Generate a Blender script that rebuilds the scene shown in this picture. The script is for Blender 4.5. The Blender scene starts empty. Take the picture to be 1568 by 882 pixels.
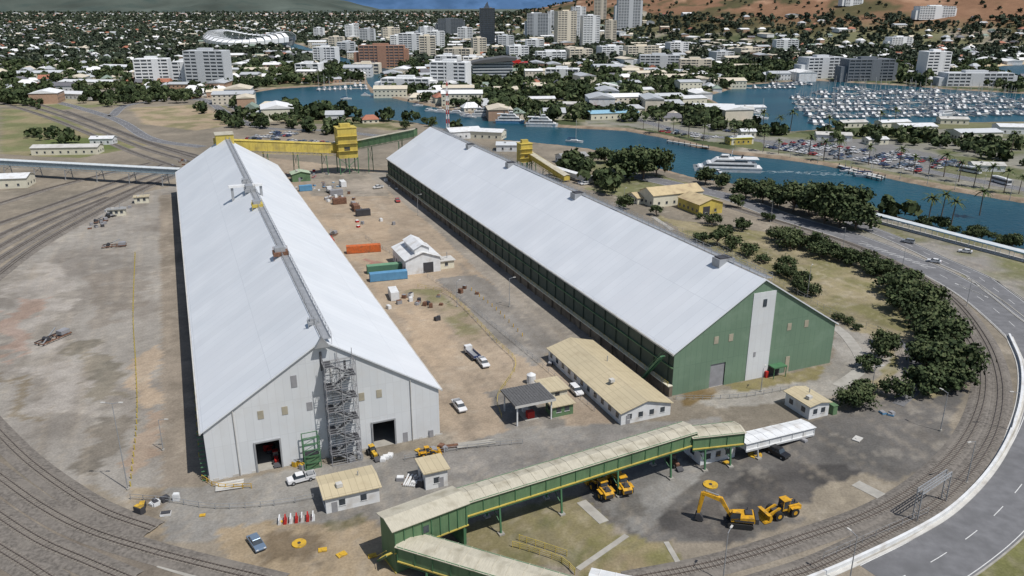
import bpy, math, random
import numpy as np
from mathutils import Vector
random.seed(11); rng=np.random.default_rng(11)
H=85.0; F=1220.0
pit=math.atan(435/1220); S_,C_=math.sin(pit),math.cos(pit)
# survey: ground-plan coordinates (metres) of a point measured on the site photograph at height z
def P(u,v,z=0.0):
    x=(u-784)/F; y=(441-v)/F; t=(H-z)/(S_-y*C_)
    return (t*x,t*(C_+y*S_))
def DEP(u,v):
    y=(441-v)/F; return H/(S_-y*C_)
TH=math.radians(22.6)
def lin(c):
    c=c/255.0
    return c/12.92 if c<=.04045 else ((c+.055)/1.055)**2.4
def K(r,g,b,k=.9): return (lin(r)*k,lin(g)*k,lin(b)*k)
sc=bpy.context.scene
# ---------------------------------------------------------------- materials
MATS={}
def mat(name,col,rough=.7,var=.12,scale=.6,metal=0,spec=.3,stretch=None,bump=0,bscale=5,dirt=None,dscale=.15):
    if name in MATS: return MATS[name]
    m=bpy.data.materials.new(name); m.use_nodes=True; nt=m.node_tree; N=nt.nodes; L=nt.links
    b=N['Principled BSDF']; b.inputs['Roughness'].default_value=rough; b.inputs['Metallic'].default_value=metal
    b.inputs['Specular IOR Level'].default_value=spec
    tc=N.new('ShaderNodeTexCoord'); mp=N.new('ShaderNodeMapping'); L.new(tc.outputs['Object'],mp.inputs[0])
    if stretch: mp.inputs['Scale'].default_value=stretch
    n=N.new('ShaderNodeTexNoise'); n.inputs['Scale'].default_value=scale; n.inputs['Detail'].default_value=5; L.new(mp.outputs[0],n.inputs[0])
    r=N.new('ShaderNodeValToRGB'); r.color_ramp.elements[0].position=.3; r.color_ramp.elements[1].position=.7
    r.color_ramp.elements[0].color=tuple(c*(1-var) for c in col)+(1,); r.color_ramp.elements[1].color=tuple(min(1,c*(1+var)) for c in col)+(1,)
    L.new(n.outputs[0],r.inputs[0]); out=r.outputs[0]
    if dirt:
        n2=N.new('ShaderNodeTexNoise'); n2.inputs['Scale'].default_value=dscale; n2.inputs['Detail'].default_value=8; L.new(tc.outputs['Object'],n2.inputs[0])
        r2=N.new('ShaderNodeValToRGB'); r2.color_ramp.elements[0].position=.5; r2.color_ramp.elements[1].position=.72
        L.new(n2.outputs[0],r2.inputs[0]); mx=N.new('ShaderNodeMixRGB'); L.new(r2.outputs[0],mx.inputs[0]); L.new(out,mx.inputs[1]); mx.inputs[2].default_value=dirt+(1,); out=mx.outputs[0]
    L.new(out,b.inputs['Base Color'])
    MATS[name]=m; return m
def sheetmat(name,col,dark,axis='Y',pitch=3.0,lap=12.0,rough=.45,dirt=None,dscale=.05):
    """profiled metal sheeting: lap lines, uneven weathering per sheet"""
    m=bpy.data.materials.new(name); m.use_nodes=True; nt=m.node_tree; N=nt.nodes; L=nt.links
    b=N['Principled BSDF']; b.inputs['Roughness'].default_value=rough; b.inputs['Specular IOR Level'].default_value=.35
    tc=N.new('ShaderNodeTexCoord'); sp=N.new('ShaderNodeSeparateXYZ'); L.new(tc.outputs['Object'],sp.inputs[0])
    cb=N.new('ShaderNodeCombineXYZ')
    a_,b_={'Y':('X','Y'),'X':('Y','X'),'WX':('Z','X'),'WY':('Z','Y')}[axis]
    L.new(sp.outputs[a_],cb.inputs[0]); L.new(sp.outputs[b_],cb.inputs[1])
    br=N.new('ShaderNodeTexBrick'); br.offset=0.0; L.new(cb.outputs[0],br.inputs[0]); br.inputs['Scale'].default_value=1
    br.inputs['Brick Width'].default_value=lap; br.inputs['Row Height'].default_value=pitch; br.inputs['Mortar Size'].default_value=.06; br.inputs['Mortar Smooth'].default_value=.5
    br.inputs['Color1'].default_value=tuple(col)+(1,); br.inputs['Color2'].default_value=tuple(c*.94 for c in col)+(1,); br.inputs['Mortar'].default_value=tuple(dark)+(1,)
    n=N.new('ShaderNodeTexNoise'); n.inputs['Scale'].default_value=.08; n.inputs['Detail'].default_value=9; L.new(tc.outputs['Object'],n.inputs[0])
    r=N.new('ShaderNodeValToRGB'); r.color_ramp.elements[0].position=.35; r.color_ramp.elements[1].position=.7
    r.color_ramp.elements[0].color=(.9,.91,.92,1); r.color_ramp.elements[1].color=(1.0,1.0,1.0,1); L.new(n.outputs[0],r.inputs[0])
    mu=N.new('ShaderNodeMixRGB'); mu.blend_type='MULTIPLY'; mu.inputs[0].default_value=1; L.new(br.outputs[0],mu.inputs[1]); L.new(r.outputs[0],mu.inputs[2]); out=mu.outputs[0]
    if dirt:
        n2=N.new('ShaderNodeTexNoise'); n2.inputs['Scale'].default_value=dscale; n2.inputs['Detail'].default_value=10; n2.inputs['Roughness'].default_value=.7; L.new(tc.outputs['Object'],n2.inputs[0])
        r2=N.new('ShaderNodeValToRGB'); r2.color_ramp.elements[0].position=.5; r2.color_ramp.elements[1].position=.8; L.new(n2.outputs[0],r2.inputs[0])
        mx=N.new('ShaderNodeMixRGB'); L.new(r2.outputs[0],mx.inputs[0]); L.new(out,mx.inputs[1]); mx.inputs[2].default_value=dirt+(1,); out=mx.outputs[0]
    L.new(out,b.inputs['Base Color'])
    MATS[name]=m; return m
WHITE=mat('white_paint',(.63,.64,.64),.5,.08,dirt=(.5,.48,.45),dscale=.4)
CONC=mat('concrete',(.33,.315,.28),.9,.15,dirt=(.25,.235,.205),dscale=.2)
LCONC=mat('pale_concrete',(.48,.47,.44),.9,.12,dirt=(.36,.34,.31),dscale=.3)
STEEL=mat('galvanised_steel',(.33,.34,.35),.5,.15,metal=.3)
DARK=mat('dark_steel',(.05,.05,.055),.6,.2)
RUST=mat('rusty_steel',(.16,.085,.055),.85,.4,scale=2)
GLASS=mat('window_glass',(.04,.05,.06),.12,.3,spec=.6)
RUB=mat('rubber',(.025,.025,.025),.9,.2)
YEL=mat('yellow_paint',K(205,165,55),.55,.12,dirt=(.2,.14,.05),dscale=.8)
MYEL=mat('machine_yellow',K(205,155,40),.5,.15,scale=2,dirt=(.2,.13,.05),dscale=1.2)
YELG=mat('mustard_cladding',K(196,176,88),.6,.1,scale=1.5,stretch=(1,1,.2),dirt=K(158,142,84),dscale=.2)
GREEN=mat('green_cladding',K(98,126,92),.6,.12,scale=2.5,stretch=(1,1,.15),dirt=K(84,106,80),dscale=.25)
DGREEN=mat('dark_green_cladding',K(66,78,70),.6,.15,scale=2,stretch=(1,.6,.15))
GFRM=mat('green_steel',K(76,116,84),.5,.1)
CREAM=sheetmat('cream_roof',K(200,186,154),K(168,155,128),'X',1.2,8,dirt=K(168,154,126),dscale=.3)
GALR=mat('gallery_roof',K(186,180,162),.6,.12,scale=3,stretch=(3,.3,1),dirt=K(152,145,126),dscale=.35)
RED=mat('red_paint',K(175,45,40),.6,.1); ORG=mat('orange_paint',K(200,105,55),.6,.15,scale=2,dirt=(.22,.1,.05),dscale=.8)
BLUE=mat('blue_paint',K(95,145,180),.6,.12); LBLUE=mat('light_blue_roof',K(140,180,200),.6,.1)
GREY=mat('grey_paint',(.25,.25,.26),.6,.12); DROOF=mat('charcoal_roof',(.1,.1,.1),.7,.2,scale=2)
CREAMW=mat('cream_wall',K(215,210,190),.7,.08)
RAILM=mat('rail_steel',(.17,.14,.12),.45,.2,metal=.4)
SLP=mat('concrete_sleeper',(.2,.18,.155),.9,.25,scale=3)
BALL=mat('ballast',(.15,.135,.118),1,.35,scale=1.6,dirt=(.2,.18,.155),dscale=.12)
ASPH=mat('asphalt',(.15,.15,.155),.9,.16,scale=.5,dirt=(.115,.115,.118),dscale=.12)
PAINT=mat('road_paint',(.58,.58,.56),.7,.15,scale=2)
BARK=mat('bark',(.13,.1,.075),.9,.3,scale=4)
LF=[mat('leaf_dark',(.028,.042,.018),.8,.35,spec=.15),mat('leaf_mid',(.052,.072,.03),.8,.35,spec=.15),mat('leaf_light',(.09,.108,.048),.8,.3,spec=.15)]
LFF=[mat('hazed_leaf_dark',(.034,.046,.032),.9,.3,scale=.01,spec=.1),mat('hazed_leaf_mid',(.054,.07,.045),.9,.3,scale=.01,spec=.1),mat('hazed_leaf_light',(.095,.108,.072),.9,.3,scale=.01,spec=.1)]  # leaf tones for distant masses, with air haze mixed into the colour
# ---------------------------------------------------------------- mesh builder
BF=[(0,3,2,1),(4,5,6,7),(0,1,5,4),(1,2,6,5),(2,3,7,6),(3,0,4,7)]
class MB:
    def __init__(s): s.v=[];s.f=[];s.m=[];s.mats=[]
    def mi(s,m):
        if m not in s.mats: s.mats.append(m)
        return s.mats.index(m)
    def add(s,vs,fs,m):
        o=len(s.v); k=s.mi(m); s.v.extend(vs)
        for f in fs: s.f.append(tuple(i+o for i in f)); s.m.append(k)
    def box(s,x0,x1,y0,y1,z0,z1,m):
        s.add([(x0,y0,z0),(x1,y0,z0),(x1,y1,z0),(x0,y1,z0),(x0,y0,z1),(x1,y0,z1),(x1,y1,z1),(x0,y1,z1)],BF,m)
    def rbox(s,cx,cy,cz,sx,sy,sz,m,rz=0):
        c,n=math.cos(rz),math.sin(rz); vs=[]
        for dz in (-.5,.5):
            for dx,dy in ((-.5,-.5),(.5,-.5),(.5,.5),(-.5,.5)):
                a,b=dx*sx,dy*sy; vs.append((cx+a*c-b*n,cy+a*n+b*c,cz+dz*sz))
        s.add(vs,BF,m)
    def frus(s,cx,cy,z0,z1,a,b,m,dx=0):
        vs=[]
        for z,(w,l),o in ((z0,a,0),(z1,b,dx)):
            for i,j in ((-1,-1),(1,-1),(1,1),(-1,1)): vs.append((cx+o+i*w/2,cy+j*l/2,z))
        s.add(vs,BF,m)
    def beam(s,p,q,w,m,h=None):
        h=h or w; p=Vector(p);q=Vector(q); d=(q-p)
        if d.length<1e-6:return
        d.normalize(); up=Vector((0,0,1))
        if abs(d.z)>.99: up=Vector((1,0,0))
        a=d.cross(up).normalized()*w/2; b=a.cross(d).normalized()*h/2
        vs=[tuple(x) for x in (p-a-b,p+a-b,p+a+b,p-a+b,q-a-b,q+a-b,q+a+b,q-a+b)]
        s.add(vs,BF,m)
    def cyl(s,p,q,r,m,n=8,r2=None):
        r2=r if r2 is None else r2; p=Vector(p);q=Vector(q); d=(q-p).normalized(); up=Vector((0,0,1))
        if abs(d.z)>.99: up=Vector((1,0,0))
        a=d.cross(up).normalized(); b=a.cross(d); vs=[]
        for c,rr in ((p,r),(q,r2)):
            for i in range(n):
                t=2*math.pi*i/n; vs.append(tuple(c+a*rr*math.cos(t)+b*rr*math.sin(t)))
        s.add(vs,[(i,(i+1)%n,n+(i+1)%n,n+i) for i in range(n)]+[tuple(range(n))[::-1],tuple(range(n,2*n))],m)
    def prof(s,pts,y0,y1,m):   # side profile (x,z) extruded along y
        n=len(pts); vs=[(x,y0,z) for x,z in pts]+[(x,y1,z) for x,z in pts]
        s.add(vs,[(i,(i+1)%n,n+(i+1)%n,n+i) for i in range(n)]+[tuple(range(n)),tuple(range(n,2*n))[::-1]],m)
    def prism(s,pts,z0,z1,m):
        n=len(pts); vs=[(x,y,z0) for x,y in pts]+[(x,y,z1) for x,y in pts]
        s.add(vs,[(i,(i+1)%n,n+(i+1)%n,n+i) for i in range(n)]+[tuple(range(n))[::-1],tuple(range(n,2*n))],m)
    def mesh(s,name):
        me=bpy.data.meshes.new(name); me.from_pydata(s.v,[],s.f)
        for m in s.mats: me.materials.append(m)
        me.polygons.foreach_set('material_index',s.m); me.update(); return me
    def obj(s,name,x=0,y=0,z=0,rz=0): return inst(s.mesh(name),name,x,y,z,rz)
def inst(me,name,x=0,y=0,z=0,rz=0,sc_=1):
    o=bpy.data.objects.new(name,me); sc.collection.objects.link(o); o.location=(x,y,z); o.rotation_euler=(0,0,rz); o.scale=(sc_,)*3 if not isinstance(sc_,tuple) else sc_; return o
# ---------------------------------------------------------------- polygons / noise
def inpoly(x,y,poly):
    x=np.asarray(x,float);y=np.asarray(y,float); r=np.zeros(x.shape,bool); n=len(poly)
    for i in range(n):
        x0,y0=poly[i];x1,y1=poly[(i+1)%n]
        if y0==y1: continue
        c=((y0>y)!=(y1>y))&(x<(x1-x0)*(y-y0)/(y1-y0)+x0); r^=c
    return r
def pin(x,y,poly):
    r=False; x0,y0=poly[-1]
    for x1,y1 in poly:
        if (y0>y)!=(y1>y) and x<(x1-x0)*(y-y0)/(y1-y0)+x0: r=not r
        x0,y0=x1,y1
    return r
def vnoise(x,y,sc,seed=0):
    g=np.random.default_rng(seed).random((256,256)); X=x/sc;Y=y/sc; xi=np.floor(X).astype(int);yi=np.floor(Y).astype(int); fx=X-xi;fy=Y-yi
    fx=fx*fx*(3-2*fx);fy=fy*fy*(3-2*fy); a=g[xi%256,yi%256];b=g[(xi+1)%256,yi%256];c=g[xi%256,(yi+1)%256];d=g[(xi+1)%256,(yi+1)%256]
    return (a*(1-fx)+b*fx)*(1-fy)+(c*(1-fx)+d*fx)*fy
def fbm(x,y,sc,seed=0,o=4):
    r=0;t=0
    for i in range(o): r=r+vnoise(x,y,sc/2**i,seed+i)*.55**i; t+=.55**i
    return r/t
def PP(l): return [P(*p) for p in l]
RIVER=PP([(368,142),(420,134),(470,131),(560,126),(572,140),(620,152),(680,164),(760,179),(830,190),(900,194),(960,197),(1020,208),(1070,222),(1130,233),(1200,240),(1270,250),(1330,262),(1400,276),(1480,291),(1600,310),(1800,335),(1800,420),(1600,388),(1500,366),(1420,345),(1330,318),(1240,300),(1150,285),(1065,272),(1000,255),(940,236),(900,227),(860,222),(800,216),(745,212),(690,200),(640,188),(590,182),(520,176),(470,167),(425,160),(400,172),(380,160)])
RIV2=PP([(560,126),(572,140),(590,128),(600,105),(560,95),(500,80),(440,62),(400,58),(398,62),(470,85),(530,105),(556,118)])
MARINA=PP([(1075,146),(1140,128),(1240,121),(1380,129),(1470,136),(1600,143),(1800,150),(1800,200),(1568,186),(1430,187),(1330,190),(1250,198),(1185,203),(1150,190),(1120,168)])
SEA=PP([(1500,104),(1540,99),(1640,93),(1900,88),(2300,110),(1900,132),(1600,124),(1530,116)])
WATERS=[RIVER,RIV2,MARINA,SEA]
WBB=[(min(a[0] for a in w),max(a[0] for a in w),min(a[1] for a in w),max(a[1] for a in w),w) for w in WATERS]
def wet(x,y):
    for a,b,c,d,w in WBB:
        if a<x<b and c<y<d and pin(x,y,w): return True
    return False
def zt(x,y):
    d=np.sqrt(((x-1300)/1500)**2+((y-3100)/1500)**2); q=np.clip(1-d,0,1)
    return 320*q**.95*(1+.4*(fbm(x,y,260,5)-.5)*np.clip(q*4,0,1))
def z1(x,y):
    if ((x-1300)/1500)**2+((y-3100)/1500)**2>=1: return 0.0
    return float(zt(np.array([x]),np.array([y]))[0])
# ---------------------------------------------------------------- ground sheet
def axis(lo,hi,step,g,end0,end1):
    a=list(np.arange(lo,hi,step)); st=step;x=a[-1]
    while x<end1: st*=g; x+=st; a.append(x)
    st=step;x=a[0];b=[]
    while x>end0: st*=g; x-=st; b.append(x)
    return np.array(b[::-1]+a)
xs=axis(-205,255,1.0,1.024,-45000,45000); ys=axis(92,440,1.0,1.0135,-300,60000)
X,Y=np.meshgrid(xs,ys); X=X.ravel();Y=Y.ravel(); NX,NY=len(xs),len(ys)
jx=(fbm(X,Y,9,21)-.5)*2; jy=(fbm(X,Y,9,31)-.5)*2
n1=fbm(X,Y,60,1); n2=fbm(X,Y,14,2); n3=fbm(X,Y,4.5,3)
col=np.zeros((len(X),3))
def mixc(c,mask,w=1.0):
    global col
    w=(mask*w)[:,None]; col=col*(1-w)+np.array(c)*w
ss=lambda a,b,x: np.clip((x-a)/(b-a),0,1)**2*(3-2*np.clip((x-a)/(b-a),0,1))
col[:]=K(112,112,84)
mixc(K(160,152,138),ss(.5,.62,fbm(X,Y,70,40)))
mixc(K(74,82,56),ss(.5,.6,fbm(X,Y,120,44)))
far_haze=ss(2500,9000,Y); mixc(K(88,98,88),far_haze,.85)  # ground fades to grey-green with distance: haze painted into the vertex colour
hz=zt(X,Y); mixc(K(130,100,78),ss(20,60,hz)); mixc(K(84,80,56),ss(.5,.62,fbm(X,Y,90,50))*ss(8,30,hz)); mixc(K(160,128,104),ss(.58,.68,fbm(X,Y,60,58))*ss(60,90,hz))
def paint(pl,c,c2=None,jit=1.2,blot=14,th=.5,w=1.0):
    p=PP(pl); a=np.array(p); bb=(X>a[:,0].min()-8)&(X<a[:,0].max()+8)&(Y>a[:,1].min()-8)&(Y<a[:,1].max()+8)
    idx=np.where(bb)[0]
    if len(idx)==0: return
    m=inpoly(X[idx]+jx[idx]*jit*2,Y[idx]+jy[idx]*jit*2,p).astype(float)*w
    cc=np.repeat(np.array([c]),len(idx),0)
    if c2 is not None:
        k=ss(th-.1,th+.16,fbm(X[idx],Y[idx],blot,int(abs(p[0][0])*7)%97+3))[:,None]; cc=cc*(1-k)+np.array(c2)*k
    col[idx]=col[idx]*(1-m[:,None])+cc*m[:,None]
paint([(-300,180),(0,160),(250,140),(365,170),(640,190),(900,225),(1080,270),(1330,320),(1700,430),(1900,900),(1700,1500),(-900,1500),(-900,300)],K(138,129,115),K(122,115,103),blot=30)
paint([(0,165),(80,170),(150,205),(230,222),(120,242),(0,236)],K(114,116,82),K(140,130,102),blot=20)
paint([(200,165),(300,160),(375,188),(300,200),(220,190)],K(162,145,122),K(132,126,96))
paint([(0,150),(110,150),(190,160),(90,168),(0,162)],K(120,122,88),K(150,140,118),blot=20)
paint([(60,215),(140,210),(190,228),(90,232)],K(98,108,66),None)
paint([(420,160),(520,178),(640,192),(600,200),(500,190),(400,185)],K(152,140,116),K(100,102,70),blot=20)
paint([(-60,450),(60,378),(200,300),(275,282),(268,500),(262,735),(205,765),(120,740),(40,690),(-60,600)],K(146,141,133),K(132,126,118),blot=12)
paint([(0,430),(60,400),(120,420),(90,520),(140,640),(60,640),(20,560)],K(158,152,144),K(138,132,123),blot=8,jit=4)
paint([(120,520),(190,560),(185,620),(110,600)],K(100,95,82),K(126,118,102),jit=5,w=.7,blot=5)
paint([(150,420),(205,410),(200,500),(150,500)],K(124,115,104),None,jit=5,w=.5)
paint([(212,545),(248,530),(250,620),(205,640)],K(174,154,130),None,jit=3,w=.7)
paint([(212,640),(250,630),(252,700),(200,740)],K(158,134,112),None,jit=3,w=.6)
paint([(20,455),(55,455),(60,470),(10,560),(0,500)],K(160,128,110),None,jit=4,w=.45)
paint([(0,570),(30,600),(60,660),(20,640)],K(112,98,72),None,jit=4,w=.6)
paint([(120,640),(170,640),(180,720),(130,700)],K(118,110,98),K(96,90,80),jit=5,w=.7,blot=5)
paint([(244,300),(274,296),(306,740),(250,745)],K(140,130,117),K(126,117,105),jit=.4,blot=10)
paint([(400,240),(600,262),(850,520),(838,545),(950,655),(840,700),(690,690),(665,600),(430,290)],K(160,145,126),K(147,133,116),blot=25)
paint([(470,300),(560,300),(640,420),(720,560),(660,560),(560,430)],K(168,150,128),K(156,141,122),blot=15,jit=3)
paint([(600,445),(660,440),(760,510),(720,520)],K(152,138,118),K(122,118,88),blot=6,jit=2)
paint([(668,425),(730,420),(800,470),(860,525),(820,560),(760,520)],K(134,130,124),K(122,118,112),jit=1)
paint([(560,395),(618,408),(625,425),(575,420)],K(160,120,108),None,jit=1)
paint([(560,265),(600,262),(1035,606),(985,650),(930,560),(850,520),(790,470),(660,345)],K(146,139,129),K(132,126,117),jit=.6,blot=18)
paint([(700,400),(740,430),(900,555),(880,560),(720,440)],K(120,115,108),None,jit=1.5,w=.5)
paint([(455,262),(560,262),(600,300),(480,300)],K(148,139,127),K(126,120,110),blot=10)
paint([(740,600),(800,590),(870,650),(790,690),(770,650)],K(108,105,100),K(132,127,120),jit=1,blot=6)
paint([(300,745),(680,682),(800,655),(960,650),(1110,640),(1060,690),(720,760),(600,800),(300,830),(240,830),(250,745)],K(138,135,129),K(122,119,114),jit=.6,blot=10)
paint([(620,700),(880,670),(1040,655),(1000,690),(720,745),(640,735)],K(116,113,109),K(132,128,122),jit=1.5,blot=8,w=.8)
paint([(330,812),(590,790),(640,900),(345,900)],K(156,140,116),K(142,127,104),jit=1.5,blot=8)
paint([(420,815),(500,812),(500,855),(400,855)],K(88,76,62),None,jit=3,w=.6)
paint([(510,790),(585,790),(575,800),(520,806)],K(84,84,60),None,jit=2,w=.7)
paint([(715,800),(880,755),(945,805),(905,870),(720,860)],K(126,118,88),K(108,106,74),jit=.6,blot=6)
paint([(905,820),(1010,815),(1040,868),(960,890),(880,890),(890,868)],K(116,112,76),K(140,127,101),jit=.6,blot=6)
paint([(880,757),(1060,655),(1160,672),(1300,625),(1470,585),(1450,690),(1330,770),(1150,826),(1000,832),(935,800)],K(106,103,99),K(94,92,89),jit=1,blot=14)
paint([(990,800),(1200,705),(1320,720),(1240,780),(1130,820),(1040,826)],K(76,74,72),K(92,89,86),jit=2,blot=9)
paint([(900,752),(1040,700),(1080,720),(985,820),(945,798)],K(138,136,131),K(118,116,112),jit=.8,blot=6)
paint([(930,775),(985,755),(1000,775),(955,800)],K(88,85,80),None,jit=2.5,w=.6)
paint([(1250,745),(1320,720),(1395,745),(1375,775),(1270,790),(1190,800)],K(156,146,128),K(136,127,112),jit=2,blot=8)
paint([(1000,330),(1070,340),(1180,355),(1300,385),(1400,430),(1470,500),(1470,590),(1400,612),(1285,600),(1290,500),(1170,425)],K(118,114,80),K(144,134,106),jit=2,blot=10,th=.44)
paint([(1277,500),(1330,512),(1372,545),(1340,580),(1270,612),(1100,625),(1040,612),(1275,560)],K(150,146,138),K(134,130,122),jit=.8,blot=8)
paint([(1110,590),(1180,577),(1265,560),(1255,580),(1130,602)],K(126,118,84),None,jit=.6)
paint([(1044,600),(1090,592),(1096,608),(1050,624)],K(108,92,64),None,jit=.5)
paint([(860,240),(960,250),(1060,285),(1120,305),(1000,310),(900,290)],K(112,114,80),K(140,131,110),blot=14,jit=2)
paint([(1370,520),(1395,530),(1410,590),(1380,615),(1350,600),(1378,565)],K(138,132,124),None,jit=.5)
paint([(1300,300),(1568,395),(1700,470),(1568,480),(1400,390),(1300,352)],K(138,134,128),K(112,112,80),blot=25,jit=2)
paint([(1440,890),(1568,800),(1700,800),(1700,900)],K(108,108,70),K(134,125,94),jit=1)
paint([(-100,740),(0,700),(120,800),(300,880),(200,900),(-100,900)],K(128,119,107),K(114,106,96),jit=1,blot=8)
paint([(200,745),(262,745),(252,835),(300,850),(250,850),(200,800)],K(150,137,117),K(120,111,98),jit=1,blot=5)
paint([(900,190),(960,192),(1060,212),(1200,236),(1330,256),(1568,300),(1700,320),(1700,200),(1568,192),(1250,205),(1160,200),(1060,160),(850,130)],K(132,130,120),K(98,102,72),blot=22,jit=2)
paint([(1165,215),(1320,212),(1450,240),(1420,262),(1300,246),(1180,228)],K(120,119,117),None)
paint([(1455,106),(1500,97),(1568,93),(1568,99),(1500,107)],K(215,195,160),None)
hh=hz.copy()
for w in WATERS:
    a=np.array(w); idx=np.where((X>a[:,0].min()-12)&(X<a[:,0].max()+12)&(Y>a[:,1].min()-12)&(Y<a[:,1].max()+12))[0]
    x=X[idx];y=Y[idx]; ins=inpoly(x,y,w); dm=np.full(len(idx),1e9)
    for i in range(len(w)):
        x0,y0=w[i];x1,y1=w[(i+1)%len(w)]; dx,dy=x1-x0,y1-y0; t=np.clip(((x-x0)*dx+(y-y0)*dy)/(dx*dx+dy*dy),0,1); dm=np.minimum(dm,(x-x0-t*dx)**2+(y-y0-t*dy)**2)
    dm=np.sqrt(dm); sd=np.where(ins,dm,-dm)+ (n3[idx]-.5)*3
    hh[idx]=np.minimum(hh[idx],-4*ss(-1,9,sd))
    k=ss(-4,-2,sd)[:,None]; bankc=np.array(K(146,130,112))*(.5+.9*n3[idx][:,None]); col[idx]=col[idx]*(1-k)+bankc*k
nr=(Y<450).astype(float)
mixc(K(104,97,88),ss(.62,.78,n3)*nr*ss(.4,.6,n1),.3)
mixc(K(178,170,156),ss(.62,.8,fbm(X,Y,3.2,71))*nr,.3)
la=-X*math.sin(TH)+Y*math.cos(TH); lc=X*math.cos(TH)+Y*math.sin(TH)
rut=fbm(lc*9,la*.45,9,91); mixc(K(116,108,97),ss(.56,.7,rut)*nr,.28); mixc(K(174,162,144),ss(.58,.72,fbm(lc*7,la*.4,8,95))*nr,.22)
col*=(.84+.32*n2)[:,None]*(.92+.16*n1)[:,None]
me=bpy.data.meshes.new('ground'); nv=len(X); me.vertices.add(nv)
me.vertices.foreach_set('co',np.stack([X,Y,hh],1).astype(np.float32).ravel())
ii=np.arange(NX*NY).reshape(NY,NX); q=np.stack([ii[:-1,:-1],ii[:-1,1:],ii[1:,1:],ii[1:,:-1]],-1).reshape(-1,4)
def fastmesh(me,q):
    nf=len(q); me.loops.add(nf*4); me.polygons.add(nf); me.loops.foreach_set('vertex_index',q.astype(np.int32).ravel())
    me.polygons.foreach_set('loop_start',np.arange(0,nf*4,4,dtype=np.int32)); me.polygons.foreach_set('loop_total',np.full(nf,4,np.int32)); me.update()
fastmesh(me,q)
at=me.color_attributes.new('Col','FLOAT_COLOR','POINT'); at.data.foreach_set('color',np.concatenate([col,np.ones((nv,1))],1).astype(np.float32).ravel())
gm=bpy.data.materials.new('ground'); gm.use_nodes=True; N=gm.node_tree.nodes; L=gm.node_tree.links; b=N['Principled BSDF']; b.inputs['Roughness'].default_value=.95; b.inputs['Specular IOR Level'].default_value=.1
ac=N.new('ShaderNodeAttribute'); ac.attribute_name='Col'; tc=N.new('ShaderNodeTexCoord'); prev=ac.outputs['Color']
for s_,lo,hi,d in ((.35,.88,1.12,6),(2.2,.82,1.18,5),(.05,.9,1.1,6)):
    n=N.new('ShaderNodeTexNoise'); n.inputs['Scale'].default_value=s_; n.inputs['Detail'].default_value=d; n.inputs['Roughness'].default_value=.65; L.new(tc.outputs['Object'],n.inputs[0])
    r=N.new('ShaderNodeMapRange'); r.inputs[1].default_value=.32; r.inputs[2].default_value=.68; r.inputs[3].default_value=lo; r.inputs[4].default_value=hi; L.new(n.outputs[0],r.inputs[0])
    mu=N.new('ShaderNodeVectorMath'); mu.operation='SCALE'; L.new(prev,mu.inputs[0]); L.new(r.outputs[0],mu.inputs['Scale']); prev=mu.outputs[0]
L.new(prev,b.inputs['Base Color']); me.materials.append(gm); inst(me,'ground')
# water
wm=bpy.data.materials.new('water'); wm.use_nodes=True; N=wm.node_tree.nodes; L=wm.node_tree.links; b=N['Principled BSDF']
b.inputs['Roughness'].default_value=.28; b.inputs['Specular IOR Level'].default_value=.18
tc=N.new('ShaderNodeTexCoord'); n=N.new('ShaderNodeTexNoise'); n.inputs['Scale'].default_value=.012; n.inputs['Detail'].default_value=6; L.new(tc.outputs['Object'],n.inputs[0])
r=N.new('ShaderNodeValToRGB'); r.color_ramp.elements[0].position=.35; r.color_ramp.elements[1].position=.65; r.color_ramp.elements[0].color=K(12,62,78)+(1,); r.color_ramp.elements[1].color=K(22,78,92)+(1,); L.new(n.outputs[0],r.inputs[0]); L.new(r.outputs[0],b.inputs['Base Color'])
n=N.new('ShaderNodeTexNoise'); n.inputs['Scale'].default_value=.45; n.inputs['Detail'].default_value=5; L.new(tc.outputs['Object'],n.inputs[0]); bp=N.new('ShaderNodeBump'); bp.inputs['Strength'].default_value=.6; bp.inputs['Distance'].default_value=.7; L.new(n.outputs[0],bp.inputs['Height']); L.new(bp.outputs[0],b.inputs['Normal'])
B=MB(); B.add([(-900,150,-1.2),(6000,150,-1.2),(6000,2600,-1.2),(-900,2600,-1.2)],[(0,1,2,3)],wm); B.obj('water')
# ---------------------------------------------------------------- path strips
def smooth(pts,step=2.0):
    p=[Vector((a[0],a[1])) for a in pts]; p=[p[0]*2-p[1]]+p+[p[-1]*2-p[-2]]; out=[]
    for i in range(1,len(p)-2):
        n=max(2,int((p[i+1]-p[i]).length/step))
        for k in range(n):
            t=k/n; out.append(.5*((2*p[i])+(p[i+1]-p[i-1])*t+(2*p[i-1]-5*p[i]+4*p[i+1]-p[i+2])*t*t+(3*p[i]-p[i-1]-3*p[i+1]+p[i+2])*t**3))
    out.append(p[-2]); return out
def norms(c):
    r=[]
    for i in range(len(c)):
        d=(c[min(i+1,len(c)-1)]-c[max(i-1,0)]).normalized(); r.append(Vector((-d.y,d.x)))
    return r
def strip(B,c,o0,o1,z,m,rng_=None,h=0):
    n=norms(c); idx=range(len(c)-1) if rng_ is None else rng_
    for i in idx:
        if i+1>=len(c): break
        a=c[i]+n[i]*o0;b=c[i]+n[i]*o1;d=c[i+1]+n[i+1]*o1;e=c[i+1]+n[i+1]*o0
        if h: 
            B.add([(a.x,a.y,z),(b.x,b.y,z),(d.x,d.y,z),(e.x,e.y,z),(a.x,a.y,z+h),(b.x,b.y,z+h),(d.x,d.y,z+h),(e.x,e.y,z+h)],BF[1:],m)
        else: B.add([(a.x,a.y,z),(b.x,b.y,z),(d.x,d.y,z),(e.x,e.y,z)],[(0,1,2,3)],m)
tk=0
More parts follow.
